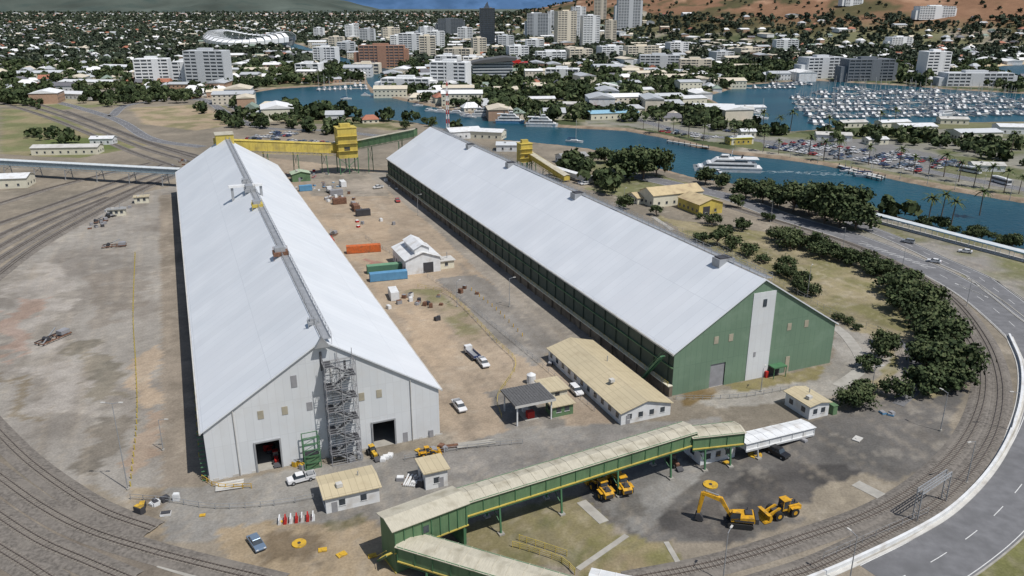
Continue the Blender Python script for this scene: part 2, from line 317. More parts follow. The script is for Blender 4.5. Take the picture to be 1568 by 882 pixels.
def track(pts,near=True,bw=1.6):
    global tk
    tk+=1; c=smooth(PP(pts),1.5 if near else 5); B=MB(); z=.05+.012*(tk%9)
    n=norms(c)
    for i in range(len(c)-1):
        P0=[c[i]+n[i]*o for o in (-bw-1,-bw,bw,bw+1)];P1=[c[i+1]+n[i+1]*o for o in (-bw-1,-bw,bw,bw+1)]; zz=[.01+z*.2,z+.18,z+.18,.01+z*.2]
        B.add([(p.x,p.y,q_) for p,q_ in zip(P0,zz)]+[(p.x,p.y,q_) for p,q_ in zip(P1,zz)],[(0,1,5,4),(1,2,6,5),(2,3,7,6)],BALL)
    zs=z+.18
    if near:
        cc=smooth(PP(pts),.75); nn=norms(cc)
        for i in range(0,len(cc)):
            a=math.atan2(nn[i].y,nn[i].x)+random.gauss(0,.01); B.rbox(cc[i].x,cc[i].y,zs+.03,2.1+random.uniform(-.06,.06),.24,.1,SLP,a)
    for o in (-.53,.53): strip(B,c,o-.06,o+.06,zs+.08,RAILM,h=.14)
    B.obj('railway_track')
track([(1150,900),(1250,868),(1350,820),(1430,775),(1490,715),(1525,650),(1530,580),(1505,515),(1455,455),(1380,408),(1290,370),(1200,342),(1100,312),(1000,290)])
track([(960,892),(1100,864),(1230,825),(1340,785),(1420,735),(1480,670),(1505,600),(1495,540),(1448,470),(1372,415),(1290,380),(1210,352)])
for t in ([(-60,690),(-10,725),(60,775),(130,812),(220,842),(310,866),(430,895)],[(-40,620),(-10,655),(40,705),(100,750),(160,785),(235,812)],[(-60,750),(-10,785),(60,830),(140,865),(200,890)],[(-60,800),(-10,835),(50,872),(85,895)]): track(t)
for t in ([(-60,470),(-10,428),(60,376),(150,325),(230,285),(285,262)],[(-60,440),(-10,404),(80,350),(170,305),(262,266)],[(-60,395),(-10,366),(70,330),(150,300),(262,258)],[(-60,365),(-10,346),(120,300),(250,252)],
          [(-40,140),(0,150),(70,170),(140,195),(215,225),(290,248)],[(-40,146),(0,157),(65,177),(130,202),(200,232),(270,256)],[(-40,134),(0,143),(80,166),(150,190),(225,219),(310,246)],[(100,170),(180,200),(240,222),(330,246)],[(-60,330),(0,312),(90,285),(230,250)],[(-60,420),(-10,385),(70,342),(165,303)]): track(t,False)
# roads
def road(name,pts,w,lines=True,kerb=True,z=.02,m=None,dash=True):
    c=smooth(PP(pts),2.0); B=MB(); strip(B,c,-w/2,w/2,z,m or ASPH)
    if kerb:
        strip(B,c,w/2,w/2+.3,0,CONC,h=.14); strip(B,c,-w/2-.3,-w/2,0,CONC,h=.14)
    if lines:
        for o in (-w/2+.45,w/2-.45): strip(B,c,o-.07,o+.07,z+.006,PAINT)
        strip(B,c,-.07,.07,z+.006,PAINT,[i for i in range(len(c)-1) if (not dash) or i%5<2])
    B.obj(name); return c
road('road',[(1360,895),(1450,846),(1530,782),(1588,705),(1615,620),(1600,550),(1545,492),(1480,443),(1400,402),(1300,362),(1200,332),(1120,303),(1040,284),(940,262)],11)
road('road',[(1568,470),(1500,425),(1440,398),(1380,370),(1300,338)],7,z=.03)
road('road',[(1700,560),(1600,500),(1540,455),(1500,425)],8,z=.04)
road('road',[(-50,130),(60,150),(170,180),(230,212),(310,225)],8,kerb=False)
road('road',[(170,178),(200,160),(300,150),(350,175),(400,195),(500,200),(600,210)],8,kerb=False)
road('road',[(200,150),(330,155),(390,182)],9,kerb=False,z=.035)
road('road',[(860,150),(960,178),(1060,205),(1160,215),(1300,238),(1420,262),(1568,290),(1700,312)],9,z=.05)
road('road',[(380,110),(450,108),(600,112),(760,150),(860,152)],12,z=.05)
B=MB(); c=smooth(PP([(1225,895),(1300,864),(1400,816),(1460,778),(1512,725),(1545,670),(1563,612),(1563,560),(1545,515)]),2)
strip(B,c,-1.0,.9,.0,LCONC,h=.12); strip(B,c,-.25,.25,.12,WHITE,h=.75); B.obj('concrete_barrier')
B=MB()
for i in range(9):
    p=P(1325+i*12,374+i*4.3); B.rbox(p[0],p[1],.05,.35,5,.006,PAINT,.9)
for i in range(8):
    p=P(1470+i*5,437+i*2.2); B.rbox(p[0],p[1],.06,.4,4,.006,PAINT,.3)
B.obj('road_marking')
# ---------------------------------------------------------------- sheds
W1,LEN,EV,RG=45.4,261.0,10.9,25.3
ROOFA=sheetmat('white_metal_roof',(.67,.69,.71),(.53,.55,.575),'Y',3.0,13,dirt=(.6,.615,.635))
WALLW=sheetmat('white_wall_cladding',(.62,.635,.64),(.54,.55,.555),'WX',1.5,7,rough=.6,dirt=(.53,.53,.52),dscale=.2)
WALLWs=sheetmat('white_side_cladding',(.60,.61,.61),(.48,.49,.49),'WY',1.5,7,rough=.6,dirt=(.42,.4,.36),dscale=.2)
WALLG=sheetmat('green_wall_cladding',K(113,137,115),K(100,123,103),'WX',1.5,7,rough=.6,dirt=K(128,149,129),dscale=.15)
def shed(name,W,frontm,sidem,doors):
    B=MB(); pts=[(0,0)]
    for a,b_,h in doors: pts+=[(a,0),(a,h),(b_,h),(b_,0)]
    pts+=[(W,0),(W,EV),(W/2,RG),(0,EV)]
    B.add([(x,0,z) for x,z in pts],[tuple(range(len(pts)))],frontm)
    B.add([(0,LEN,0),(W,LEN,0),(W,LEN,EV),(W/2,LEN,RG),(0,LEN,EV)],[(0,4,3,2,1)],frontm)
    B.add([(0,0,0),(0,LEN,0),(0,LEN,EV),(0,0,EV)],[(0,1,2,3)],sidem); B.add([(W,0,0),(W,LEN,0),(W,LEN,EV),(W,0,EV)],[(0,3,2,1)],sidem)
    o=.45; sl=(RG-EV)/(W/2); t=.15
    for sgn in (0,1):
        xa=-o if sgn==0 else W+o; za=EV-sl*o
        vs=[(xa,-o,za+t),(W/2,-o,RG+t),(W/2,LEN+o,RG+t),(xa,LEN+o,za+t),(xa,-o,za-.15),(W/2,-o,RG-.15),(W/2,LEN+o,RG-.15),(xa,LEN+o,za-.15)]
        B.add(vs,[(0,1,2,3),(4,7,6,5),(0,4,5,1),(3,2,6,7),(0,3,7,4)],ROOFA)
    for xa in (-o-.15,W+o+.15): B.box(xa-.15,xa+.15,-o,LEN+o,EV-.6,EV-.2,LCONC)
    for y in range(6,40,6): 
        for x in (1,W-1): B.box(x-.2,x+.2,y-.2,y+.2,0,EV,STEEL)
    B.box(.1,W-.1,.1,LEN-.1,-.1,.02,CONC)
    for x in (W/2+.3,W/2+2.0):
        for z in (.55,1.1): B.beam((x,0,RG+.2+z),(x,LEN,RG+.2+z),.07,STEEL)
        for y in np.arange(0,LEN,3): B.beam((x,y,RG-1.2),(x,y,RG+1.3),.08,STEEL)
    B.box(W/2+.3,W/2+2.0,-.2,LEN,RG+.16,RG+.24,STEEL)
    return B
B=shed('sugar_storage_shed',W1,WALLW,WALLWs,[(8.8,13.2,6.2),(31.4,35.8,5.7)])
WIN=mat('shed_window',K(165,158,140),.4,.15)
for x in (10.4,14.85,19.5,29.6,33.1): B.box(x-.55,x+.55,-.08,.02,11.2,12.9,GREY if x==19.5 else WIN)
B.box(16.5,17.6,-.1,.02,16.6,19,GREY); B.box(22.2,22.6,-.1,.02,19,23,DARK); B.box(26.6,27,-.1,.02,18.5,20.5,DARK)
for a,b_,h in ((8.8,13.2,6.2),(31.4,35.8,5.7)):
    B.box(a-.3,a,-.25,.02,0,h+.3,STEEL);B.box(b_,b_+.3,-.25,.02,0,h+.3,STEEL);B.box(a,b_,-.25,.02,h,h+.3,STEEL)
B.box(27.8,28.9,-.06,.02,0,2.2,GREY); B.box(37.5,38.5,-.06,.02,0,2.2,GREY); B.box(43,43.9,-.3,.02,0,1.6,GREY)
for x in (5.5,24,39.5): B.cyl((x,-.18,0),(x,-.18,EV+ (3 if x!=24 else 10)),.1,LCONC,6)
for i in range(26): x=.6+i*1.75; B.box(x,x+random.uniform(.6,1.6),-.05,.0,0,random.uniform(.2,.5),LCONC) if not(8<x<13.6 or 30.6<x<36.2) else None
B.box(-.25,-.02,0,LEN,0,1.2,CONC)
for i in range(12): B.box(-1.3,-.3,.5+i*.3,.8+i*.3,.2+i*.75,.3+i*.75,GFRM)
for y,w,l,h,mm in ((57,3.4,3,2.2,RUST),(112,3,4,2.0,YELG),(135,3.2,5,2.2,STEEL),(150,2.6,3,1.6,STEEL),(8,2,2,1.2,STEEL)):
    B.box(W1/2-w/2,W1/2+w/2+.3,y,y+l,RG+.1,RG+.1+h*.45,mm); B.box(W1/2-w/2+.4,W1/2+w/2-.4,y+.5,y+l-.5,RG+.1+h*.45,RG+h,STEEL)
    for dx in (-w/2,w/2): B.beam((W1/2+dx,y,RG-1),(W1/2+dx,y,RG+h+.6),.12,mm)
B.frus(W1/2-1,140,RG+1.2,RG+1.9,(11,2.2),(11,2.0),WHITE); B.box(W1/2-5.8,W1/2-5,139.4,140.6,RG-3.5,RG+1.2,STEEL); B.box(W1/2+3.6,W1/2+4.4,139.4,140.6,RG-2.7,RG+1.2,STEEL)
B.prof([(W1/2-1.4,RG-1.0),(W1/2,RG+1.2),(W1/2+1.4,RG-1.0)],-1.4,-.6,STEEL)
B.box(W1/2-4,W1/2+4,LEN-6,LEN+3,RG-3,RG+2.2,YELG); B.box(W1/2-4.3,W1/2+4.3,LEN-6.3,LEN+3.3,RG+2.2,RG+2.5,GALR)
B.obj('sugar_storage_shed',-57.0,129.4,0,TH)
# scaffold stair tower in front
B=MB(); h=21.0
for x in (0,2.9,5.8):
    for y in (0,1.6,3.2): B.beam((x,y,0),(x,y,h+(1.2 if y<3 else 2)),.11,GREY)
nl=9
for k in range(nl+1):
    z=k*h/nl
    for y in (0,3.2): B.beam((0,y,z),(5.8,y,z),.1,GREY)
    for x in (0,2.9,5.8): B.beam((x,0,z),(x,3.2,z),.1,GREY)
    for zz in (.5,1.0): B.beam((0,0,z+zz),(5.8,0,z+zz),.05,STEEL)
    if k: B.box(0 if k%2 else 4.4,1.4 if k%2 else 5.8,.05,3.15,z-.05,z+.03,DARK)
    if k<nl:
        x0,x1=(4.6,1.2) if k%2==0 else (1.2,4.6)
        z1_=z+h/nl
        for y in (.25,1.35): B.beam((x0,y,z),(x1,y,z1_),.08,STEEL,.28); B.beam((x0,y,z+1),(x1,y,z1_+1),.05,STEEL)
        for s_ in range(9):
            t=(s_+.5)/9; xx=min(x0,x1)+abs(x1-x0)*(t if x1>x0 else 1-t); B.box(xx-.18,xx+.18,.28,1.32,z+(z1_-z)*t,z+(z1_-z)*t+.05,DARK)
        B.beam((0,3.2,z),(2.9,3.2,z1_),.06,STEEL); B.beam((5.8,0,z),(2.9,0,z1_),.05,STEEL)
ox,oy=-57+.9232*22.4+.3843*3.6,129.4+.3843*22.4-.9232*3.6
B.obj('scaffold_stair_tower',ox,oy,0,TH)
B=MB()
for x in (0,3):
    for y in (0,2): B.beam((x,y,0),(x,y,7),.18,GFRM)
for k in range(6):
    z=.1+k*1.37
    for y in (0,2): B.beam((0,y,z),(3,y,z),.12,GFRM)
    B.beam((0,0,z),(3,0,min(7,z+1.37)),.08,GFRM)
B.box(.3,2.7,.3,1.8,.1,3.0,GREEN); B.box(.2,2.8,.2,1.8,3.0,3.15,DARK)
B.obj('green_hoist_frame',-57+.9232*17.3+.3843*3,129.4+.3843*17.3-.9232*3,0,TH)
# green shed
W2=46.8
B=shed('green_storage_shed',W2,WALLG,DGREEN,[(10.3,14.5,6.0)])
B.box(20.6,27.1,-.12,.02,0,22.2,WALLW)
B.box(10.3,14.5,.25,.35,0,6,GREY)
for x in (11.2,15.3,32.3,37.5): B.box(x-.6,x+.6,-.08,.02,11.2,13.0,WIN)
B.box(23.5,24.5,-.25,-.1,18.6,20.4,GLASS); B.box(22.3,22.9,-.2,-.13,6,7.2,GREY); B.box(32.4,33.6,-.1,.02,0,4.2,WIN)
B.box(27.3,31.2,-2.2,.0,2.7,3.0,GFRM); B.box(27.5,30.8,-.1,.02,0,2.6,DARK); B.box(27.4,27.55,-2.1,-1.95,0,2.7,GFRM); B.box(31,31.15,-2.1,-1.95,0,2.7,GFRM); B.box(26.2,26.9,-.9,-.2,0,1.6,RED)
BUND=mat('bund_wall',K(120,110,96),.9,.2,scale=.5,dirt=K(86,78,68),dscale=.2)
B.box(-.9,-.05,-.3,LEN,0,2.6,BUND); B.box(-1.3,-.05,-.3,LEN,2.6,2.8,CREAMW)
for y in np.arange(2,LEN,6): B.box(-.3,-.02,y-.12,y+.12,2.8,EV,DGREEN); B.box(-1.3,-.9,y-.2,y+.2,0,2.6,BUND)
for z in (3.3,3.8): B.beam((-1.25,-.3,z),(-1.25,LEN,z),.06,YELG)
for y in np.arange(0,LEN,2.5): B.beam((-1.25,y,2.8),(-1.25,y,3.8),.06,YELG)
B.box(-.45,-.02,0,LEN,6.9,7.1,GREEN)
for i in range(18): B.box(-2.6,-1.5,1.5+i*.45,1.95+i*.45,9.6-i*.52,9.7-i*.52,GFRM)
for x in (-2.6,-1.5):
    B.beam((x,1.5,9.7),(x,9.6,.3),.1,GFRM,.3); B.beam((x,1.5,10.8),(x,9.6,1.4),.07,GFRM)
for y,w,l,h in ((14,4,3,1.1),(92,3.4,3.4,1.0),(150,3.4,3,1.0),(197,3.4,3,1.0)):
    B.box(W2/2+.2-2.6,W2/2+.2+w-2,y,y+l,RG-1.8,RG+h-.3,STEEL); B.box(W2/2-2,W2/2+w-2.4,y+.3,y+l-.3,RG+h-.3,RG+h,DARK)
B.obj('green_storage_shed',36.7,164.4,0,TH)
# ---------------------------------------------------------------- conveyor galleries
def gallery(name,p,q,w,zp,zq,h,side,roof,leg,frame=None,legs=12,rise=.5,line=None,tr=.9):
    p=Vector(p);q=Vector(q); Lh=(q-p).length; a=math.atan2(q.y-p.y,q.x-p.x); B=MB(); hw=w/2; f=frame or side
    def z(x): return zp+(zq-zp)*x/Lh
    for y in (-hw,hw):
        s_=1 if y>0 else -1
        vs=[(0,y,z(0)),(Lh,y,z(Lh)),(Lh,y,z(Lh)+h),(0,y,z(0)+h),(0,y-s_*.12,z(0)),(Lh,y-s_*.12,z(Lh)),(Lh,y-s_*.12,z(Lh)+h),(0,y-s_*.12,z(0)+h)]
        B.add(vs,[(0,1,2,3),(4,7,6,5),(0,3,7,4),(1,5,6,2),(0,4,5,1)],side)
        B.beam((0,y+s_*.12,z(0)),(Lh,y+s_*.12,z(Lh)),.2,line or f,.22); B.beam((0,y+s_*.1,z(0)+h),(Lh,y+s_*.1,z(Lh)+h),.15,f)
        n=max(2,int(Lh/3)); 
        for i in range(n+1): x=Lh*i/n; B.beam((x,y+s_*.08,z(x)-tr),(x,y+s_*.08,z(x)+h),.11,f)
        B.beam((0,y+s_*.1,z(0)-tr),(Lh,y+s_*.1,z(Lh)-tr),.12,f)
        if tr>.6:
            for i in range(n): 
                x0,x1=Lh*i/n,Lh*(i+1)/n; B.beam((x0,y+s_*.08,z(x0)-tr),(x1,y+s_*.08,z(x1)-.05),.08,f)
    o=.3
    for s_ in (-1,1):
        vs=[(-.3,s_*(hw+o),z(0)+h),(Lh+.3,s_*(hw+o),z(Lh)+h),(Lh+.3,0,z(Lh)+h+rise),(-.3,0,z(0)+h+rise)]
        vs+=[(x,y,zz-.1) for x,y,zz in vs]; B.add(vs,[(0,1,2,3),(4,7,6,5),(0,4,5,1)],roof)
    for x in np.arange(1.2,Lh,2.4): B.beam((x,-hw-o,z(x)+h+.02),(x,0,z(x)+h+rise+.02),.08,roof); B.beam((x,hw+o,z(x)+h+.02),(x,0,z(x)+h+rise+.02),.08,roof)
    for x in (0,Lh):
        B.add([(x,-hw,z(x)),(x,hw,z(x)),(x,hw,z(x)+h),(x,0,z(x)+h+rise),(x,-hw,z(x)+h)],[(0,1,2,3,4)],side)
    B.add([(0,-hw,z(0)),(Lh,-hw,z(Lh)),(Lh,hw,z(Lh)),(0,hw,z(0))],[(0,1,2,3)],DARK)
    n=max(1,int(Lh/legs))
    for i in range(n+1):
        x=Lh*(i+.5)/(n+1) if n>1 else Lh*(i+.5)/2
        if z(x)>2:
            for y in (-hw,hw): B.beam((x,y,z(x)-tr),(x,y*1.25,0),.3,leg); B.box(x-.5,x+.5,y*1.25-.5,y*1.25+.5,0,.3,CONC)
            B.beam((x,-hw,z(x)-1),(x,hw*1.2,z(x)*.35),.12,leg); B.beam((x,hw,z(x)-1),(x,-hw*1.2,z(x)*.35),.12,leg)
    return B.obj(name,p.x,p.y,0,a)
p1=P(706,757,8.2); p2=P(1056,654,8.2); pe=P(1132,652,7.2)
gallery('conveyor_gallery',p1,p2,4.4,5.3,5.6,2.6,GREEN,GALR,GFRM,frame=GFRM,legs=15,line=YELG,tr=.35)
gallery('conveyor_gallery',(p2[0]-.3,p2[1]-.6),pe,4.2,4.9,4.4,2.5,GREEN,GALR,GFRM,frame=GFRM,legs=8,line=YELG,tr=.35)
a0=pe; a1=P(1238,640,3.5)
gallery('conveyor_gallery',(a0[0]+.4,a0[1]),a1,3.6,2.6,.6,1.6,WHITE,WHITE,STEEL,legs=9,rise=.25,tr=.3)
t0=P(592,797,8.4); t1=p1; L0=math.hypot(t1[0]-t0[0],t1[1]-t0[1]); a=math.atan2(t1[1]-t0[1],t1[0]-t0[0])
B=MB(); B.box(0,L0-.3,-2.6,2.6,3.9,8.2,GREEN); B.box(0,3.2,-2.6,2.6,0,3.9,GREEN); B.box(L0-1.2,L0-.5,-2.4,2.4,0,3.9,GFRM)
for s_ in (-1,1): B.add([(-.5,s_*3.0,8.2),(L0,s_*3.0,8.2),(L0,0,8.9),(-.5,0,8.9),(-.5,s_*3.0,8.08),(L0,s_*3.0,8.08),(L0,0,8.78),(-.5,0,8.78)],[(0,1,2,3),(4,7,6,5),(0,4,5,1),(0,3,7,4),(1,5,6,2)],GALR)
for x in np.arange(0,L0,1.6): B.box(x,x+.12,-2.75,-2.6,3.8,8.2,GFRM)
B.box(-.12,L0-.2,-2.78,-2.6,3.8,4.0,YELG); B.box(-.16,0,-2.7,2.7,0,.25,YELG); B.box(5,6,-2.66,-2.6,5.5,6.8,GLASS)
for x in (3.3,7.5,L0-1): B.beam((x,-2.5,3.9),(x,-2.5,0),.3,GFRM); B.beam((x,2.5,3.9),(x,2.5,0),.3,GFRM)
B.beam((3.3,-2.5,0),(7.5,-2.5,3.9),.15,GFRM)
for i in range(9): B.box(-1.4,-.3,-2.4+i*.45,-2+i*.45,3.8-i*.42,3.9-i*.42,YELG)
B.beam((-1.4,-2.4,4.8),(-1.4,1.6,1.2),.08,YELG); B.beam((-1.4,-2.4,3.8),(-1.4,1.6,.2),.1,GFRM,.3)
B.obj('conveyor_transfer_tower',t0[0],t0[1],0,a)
g0=P(618,822,5.6); g1=P(905,908,4.2)
gallery('conveyor_gallery',g0,g1,4.4,2.6,1.4,2.7,GREEN,GALR,GFRM,frame=GFRM,legs=14,line=YELG,tr=.4)
gallery('conveyor_gallery',P(905,880,2.5),P(1010,905,2),3.4,.6,.4,1.6,WHITE,WHITE,STEEL,legs=14,tr=.3)
gallery('conveyor_gallery',(-142,383),(-93,424),5.4,19.5,10.5,4.6,YELG,YELG,GFRM,legs=20,tr=1.3)
gallery('conveyor_gallery',(-84,426),(-50,416),4.4,12.5,20.5,3.6,GREEN,GALR,GFRM,legs=20)
def tower(name,u,v,w,l,h,m,rz=TH,roof=None):
    x,y=P(u,v); B=MB(); B.box(-w/2,w/2,-l/2,l/2,h*.35,h,m); B.box(-w/2-.3,w/2+.3,-l/2-.3,l/2+.3,h,h+.3,roof or m)
    for X_ in (-w/2+.2,0,w/2-.2):
        for Y_ in (-l/2+.2,l/2-.2): B.beam((X_,Y_,0),(X_,Y_,h*.36),.45,GFRM)
    B.beam((-w/2,-l/2+.2,0),(w/2,-l/2+.2,h*.35),.25,GFRM); B.beam((w/2,-l/2+.2,0),(-w/2,-l/2+.2,h*.35),.25,GFRM)
    for k in range(1,4): B.box(-w/2-1.0,w/2+.2,-l/2-1.0,-l/2,h*(.35+.16*k),h*(.35+.16*k)+.15,YELG); B.beam((-w/2-1,-l/2-1,h*(.35+.16*k)+1.1),(w/2+.2,-l/2-1,h*(.35+.16*k)+1.1),.08,YEL)
    B.box(-w*.2,w*.1,-l/2-.06,-l/2,h*.5,h*.6,GLASS); B.box(-w*.3,w*.25,-l*.2,l*.2,h+.3,h+2,m)
    B.obj(name,x,y,0,rz)
tower('conveyor_transfer_tower',533,264,10,9,24,YELG); tower('conveyor_transfer_tower',803,262,6.5,6,15,YELG)
gallery('conveyor_gallery',P(806,232,10),P(868,276,1),3.4,8.5,1.0,2.4,YELG,GALR,GFRM,legs=14)
gallery('conveyor_gallery',P(845,262,2),P(905,275,2),3.4,2.5,1.0,2.2,WHITE,WHITE,STEEL,legs=14)
gallery('conveyor_gallery',P(-60,238,9),P(276,258,9),4,5.5,6.5,2.4,mat('blue_grey_cladding',K(150,165,172),.5,.1),mat('pale_roof',K(200,205,206),.5,.1),STEEL,legs=22)
# ---------------------------------------------------------------- small buildings
def bldg(name,u,v,w,l,h,roofm,wallm=None,roof='gable',rise=1.5,ax='y',rz=TH,door=None,wins=3,z=0,xy=None,ovh=.45,wh=1.2):
    x,y=xy or P(u,v); wm_=wallm or WHITE; B=MB(); B.box(0,w,0,l,0,h,wm_); o=ovh
    if roof=='gable' and ax=='y':
        B.add([(0,0,h),(w,0,h),(w/2,0,h+rise)],[(0,1,2)],wm_);B.add([(0,l,h),(w,l,h),(w/2,l,h+rise)],[(0,2,1)],wm_)
        k=rise/(w/2)*o
        for xa in (-o,w+o): B.add([(xa,-o,h-k+.05),(w/2,-o,h+rise+.05),(w/2,l+o,h+rise+.05),(xa,l+o,h-k+.05),(xa,-o,h-k-.1),(w/2,-o,h+rise-.1),(w/2,l+o,h+rise-.1),(xa,l+o,h-k-.1)],[(0,1,2,3),(4,7,6,5),(0,4,5,1),(3,2,6,7),(0,3,7,4)],roofm)
    elif roof=='gable':
        B.add([(0,0,h),(0,l,h),(0,l/2,h+rise)],[(0,1,2)],wm_);B.add([(w,0,h),(w,l,h),(w,l/2,h+rise)],[(0,2,1)],wm_)
        k=rise/(l/2)*o
        for ya in (-o,l+o): B.add([(-o,ya,h-k+.05),(-o,l/2,h+rise+.05),(w+o,l/2,h+rise+.05),(w+o,ya,h-k+.05),(-o,ya,h-k-.1),(-o,l/2,h+rise-.1),(w+o,l/2,h+rise-.1),(w+o,ya,h-k-.1)],[(0,1,2,3),(4,7,6,5),(0,4,5,1),(3,2,6,7),(0,3,7,4)],roofm)
    else:
        B.box(-o,w+o,-o,l+o,h+.01,h+.22,roofm)
    for i in range(wins):
        cx=w*(i+.75)/(wins+.5); B.box(cx-.55,cx+.55,-.05,.0,1.1,1.1+wh,GLASS); B.box(cx-.65,cx+.65,-.1,0,1.0,1.09,WHITE)
    n=max(1,int(l/3.2))
    for i in range(n):
        cy=l*(i+.5)/n
        B.box(-.05,0,cy-.6,cy+.6,1.1,1.1+wh,GLASS); B.box(w,w+.05,cy-.6,cy+.6,1.1,1.1+wh,GLASS)
    if door: B.box(door,door+(1 if h<4.5 else 3.5),-.07,0,0,2.1 if h<4.5 else 3.6,GREY if h<4.5 else DARK)
    if h<4.5 and w>5:
        B.rbox(w*.3,l*.3,h+ (rise if roof=='gable' else .2)+.2,1.1,1.0,.7,LCONC,.1); B.cyl((w*.7,l*.6,h),(w*.7,l*.6,h+rise+.8),.12,STEEL,6)
    return B.obj(name,x,y,z,rz)
bldg('office_building',0,0,12.4,36.5,3.1,CREAM,rise=1.7,xy=(23.3,150.8),door=1.2,wins=4)
bldg('warehouse_shed',0,0,12,17,5.2,WHITE,rise=2.2,xy=(-35.2,251),door=6,wins=0)
B=MB(); B.box(3.5,8.5,1,14,6.2,8.4,WHITE)
for xa in (3,9): B.add([(xa,.6,8.2),(6,.6,9.7),(6,14.4,9.7),(xa,14.4,8.2)],[(0,1,2,3)],WHITE)
B.add([(3.5,1,8.4),(8.5,1,8.4),(6,1,9.6)],[(0,1,2)],WHITE); o=B.obj('roof_monitor',-35.2,251,0,TH)
bldg('lean_to_shed',672,413,5.5,4.5,2.8,LCONC,CREAMW,roof='flat',wins=1)
bldg('switchroom_building',500,787,9.6,7,3.3,CREAM,roof='gable',rise=.5,ax='x',wins=2,door=1)
bldg('control_hut',652,751,4.3,5,3.6,CREAM,roof='flat',wins=1,door=2.5)
bldg('pump_house',1072,713,8.2,5.6,2.9,mat('pale_roof',K(200,198,190),.5,.1),roof='flat',wins=3)
bldg('amenities_hut',1238,643,5.4,7.6,3.4,CREAM,roof='gable',rise=.5,wins=2)
B=MB(); B.box(0,1.2,0,3,0,2.1,GREEN); B.box(-.1,1.3,-.1,3.1,2.1,2.25,GREEN); p=P(1275,636); B.obj('green_cabinet',p[0],p[1],0,TH)
bldg('site_cabin',846,640,5,3.6,2.6,CREAM,GREEN,roof='flat',wins=2)
bldg('site_cabin',838,618,5,6,2.8,CREAM,CREAMW,roof='flat',wins=1)
B=MB(); B.box(-.3,9.1,-.3,8.3,4.7,5.1,DROOF); B.box(-.35,9.15,-.35,-.3,4.6,5.15,LCONC); B.box(9.1,9.15,-.3,8.3,4.6,5.15,LCONC)
for i in range(14): B.box(.1+i*.65,.2+i*.65,-.25,8.25,5.1,5.16,DROOF)
for x in (.4,8.4):
    for y in (.4,7.6): B.beam((x,y,0),(x,y,4.7),.28,WHITE)
B.box(3.6,5.2,2,3.2,0,1.7,RED); B.box(2.8,6,1.4,6.6,.0,.15,CONC); B.box(3.8,5,5,6,0,1.8,WHITE); B.obj('fuel_canopy',.9,150,0,TH)
B=MB(); B.cyl((0,0,.2),(0,0,2.2),1.1,WHITE,14); B.cyl((0,0,2.2),(0,0,2.7),1.1,WHITE,14,.3); B.box(-1,1,-1,1,0,.2,CONC); p=P(795,640); B.obj('water_tank',p[0]+3,p[1]+17,0,0)
YR=mat('tan_roof',K(190,172,135),.7,.12,dirt=K(155,135,108),dscale=.3)
bldg('harbour_building',1000,318,26,12,5.5,YR,CREAMW,rise=2.4,ax='x',wins=6)
bldg('harbour_building',1070,330,12,16,4.8,YR,YELG,rise=2,wins=2,door=2)
bldg('harbour_building',976,313,14,10,3,YR,CREAMW,rise=1.5,ax='x',wins=4)
bldg('maintenance_shed',448,279,9,7,4,mat('pale_green_roof',K(170,185,160),.6,.1),GREEN,rise=1.2,wins=1,door=3)
bldg('storage_shed',690,214,22,14,5,WHITE,WHITE,rise=2,ax='x',wins=5)
bldg('storage_shed',862,252,16,10,4,mat('grey_roof',K(150,150,148),.6,.1),WHITE,rise=1.5,ax='x',wins=4)
bldg('gatehouse',165,332,7,3.5,2.8,mat('grey_roof',K(150,150,148),.6,.1),CREAMW,roof='flat',wins=3,rz=.35)
bldg('gatehouse',206,312,6,4,2.8,CREAM,CREAMW,roof='flat',wins=2,rz=.35)
bldg('warehouse_shed',-20,290,18,12,5,WHITE,CREAMW,rise=1.5,ax='x',wins=3,rz=.2)
bldg('warehouse_shed',48,238,38,10,4.5,LCONC,CREAMW,rise=1.2,ax='x',wins=8,rz=.1)
bldg('storage_shed',138,222,14,8,4,WHITE,WHITE,rise=1.2,ax='x',wins=3,rz=.1)
def container(u,v,rz,m,top=None,L_=12.2):
    x,y=P(u,v); B=MB(); B.box(-L_/2,L_/2,-1.22,1.22,.12,2.6,m); B.box(-L_/2,L_/2,-1.24,1.24,2.6,2.72,top or m)
    for i in range(int(L_/.6)): B.box(-L_/2+.25+i*.6,-L_/2+.5+i*.6,-1.28,-1.22,.25,2.5,m)
    for sx in (-L_/2,L_/2-.15):
        for sy in (-1.3,1.15): B.box(sx,sx+.15,sy,sy+.15,0,2.74,m)
    B.obj('shipping_container',x,y,0,rz)
container(557,386,.25,ORG); container(595,428,.3,BLUE); container(590,416,.3,mat('teal_paint',K(80,120,100),.6,.1),mat('green_top',K(110,150,120),.6,.1)); container(603,456,.3+1.57,WHITE,L_=6)
for u,v,m_ in ((505,375,RED),(515,299,GREY),(545,322,RUST),(556,330,DARK),(520,312,RUST),(468,292,BLUE),(525,285,WHITE)): container(u,v,random.choice((.4,1.97)),m_,L_=6)
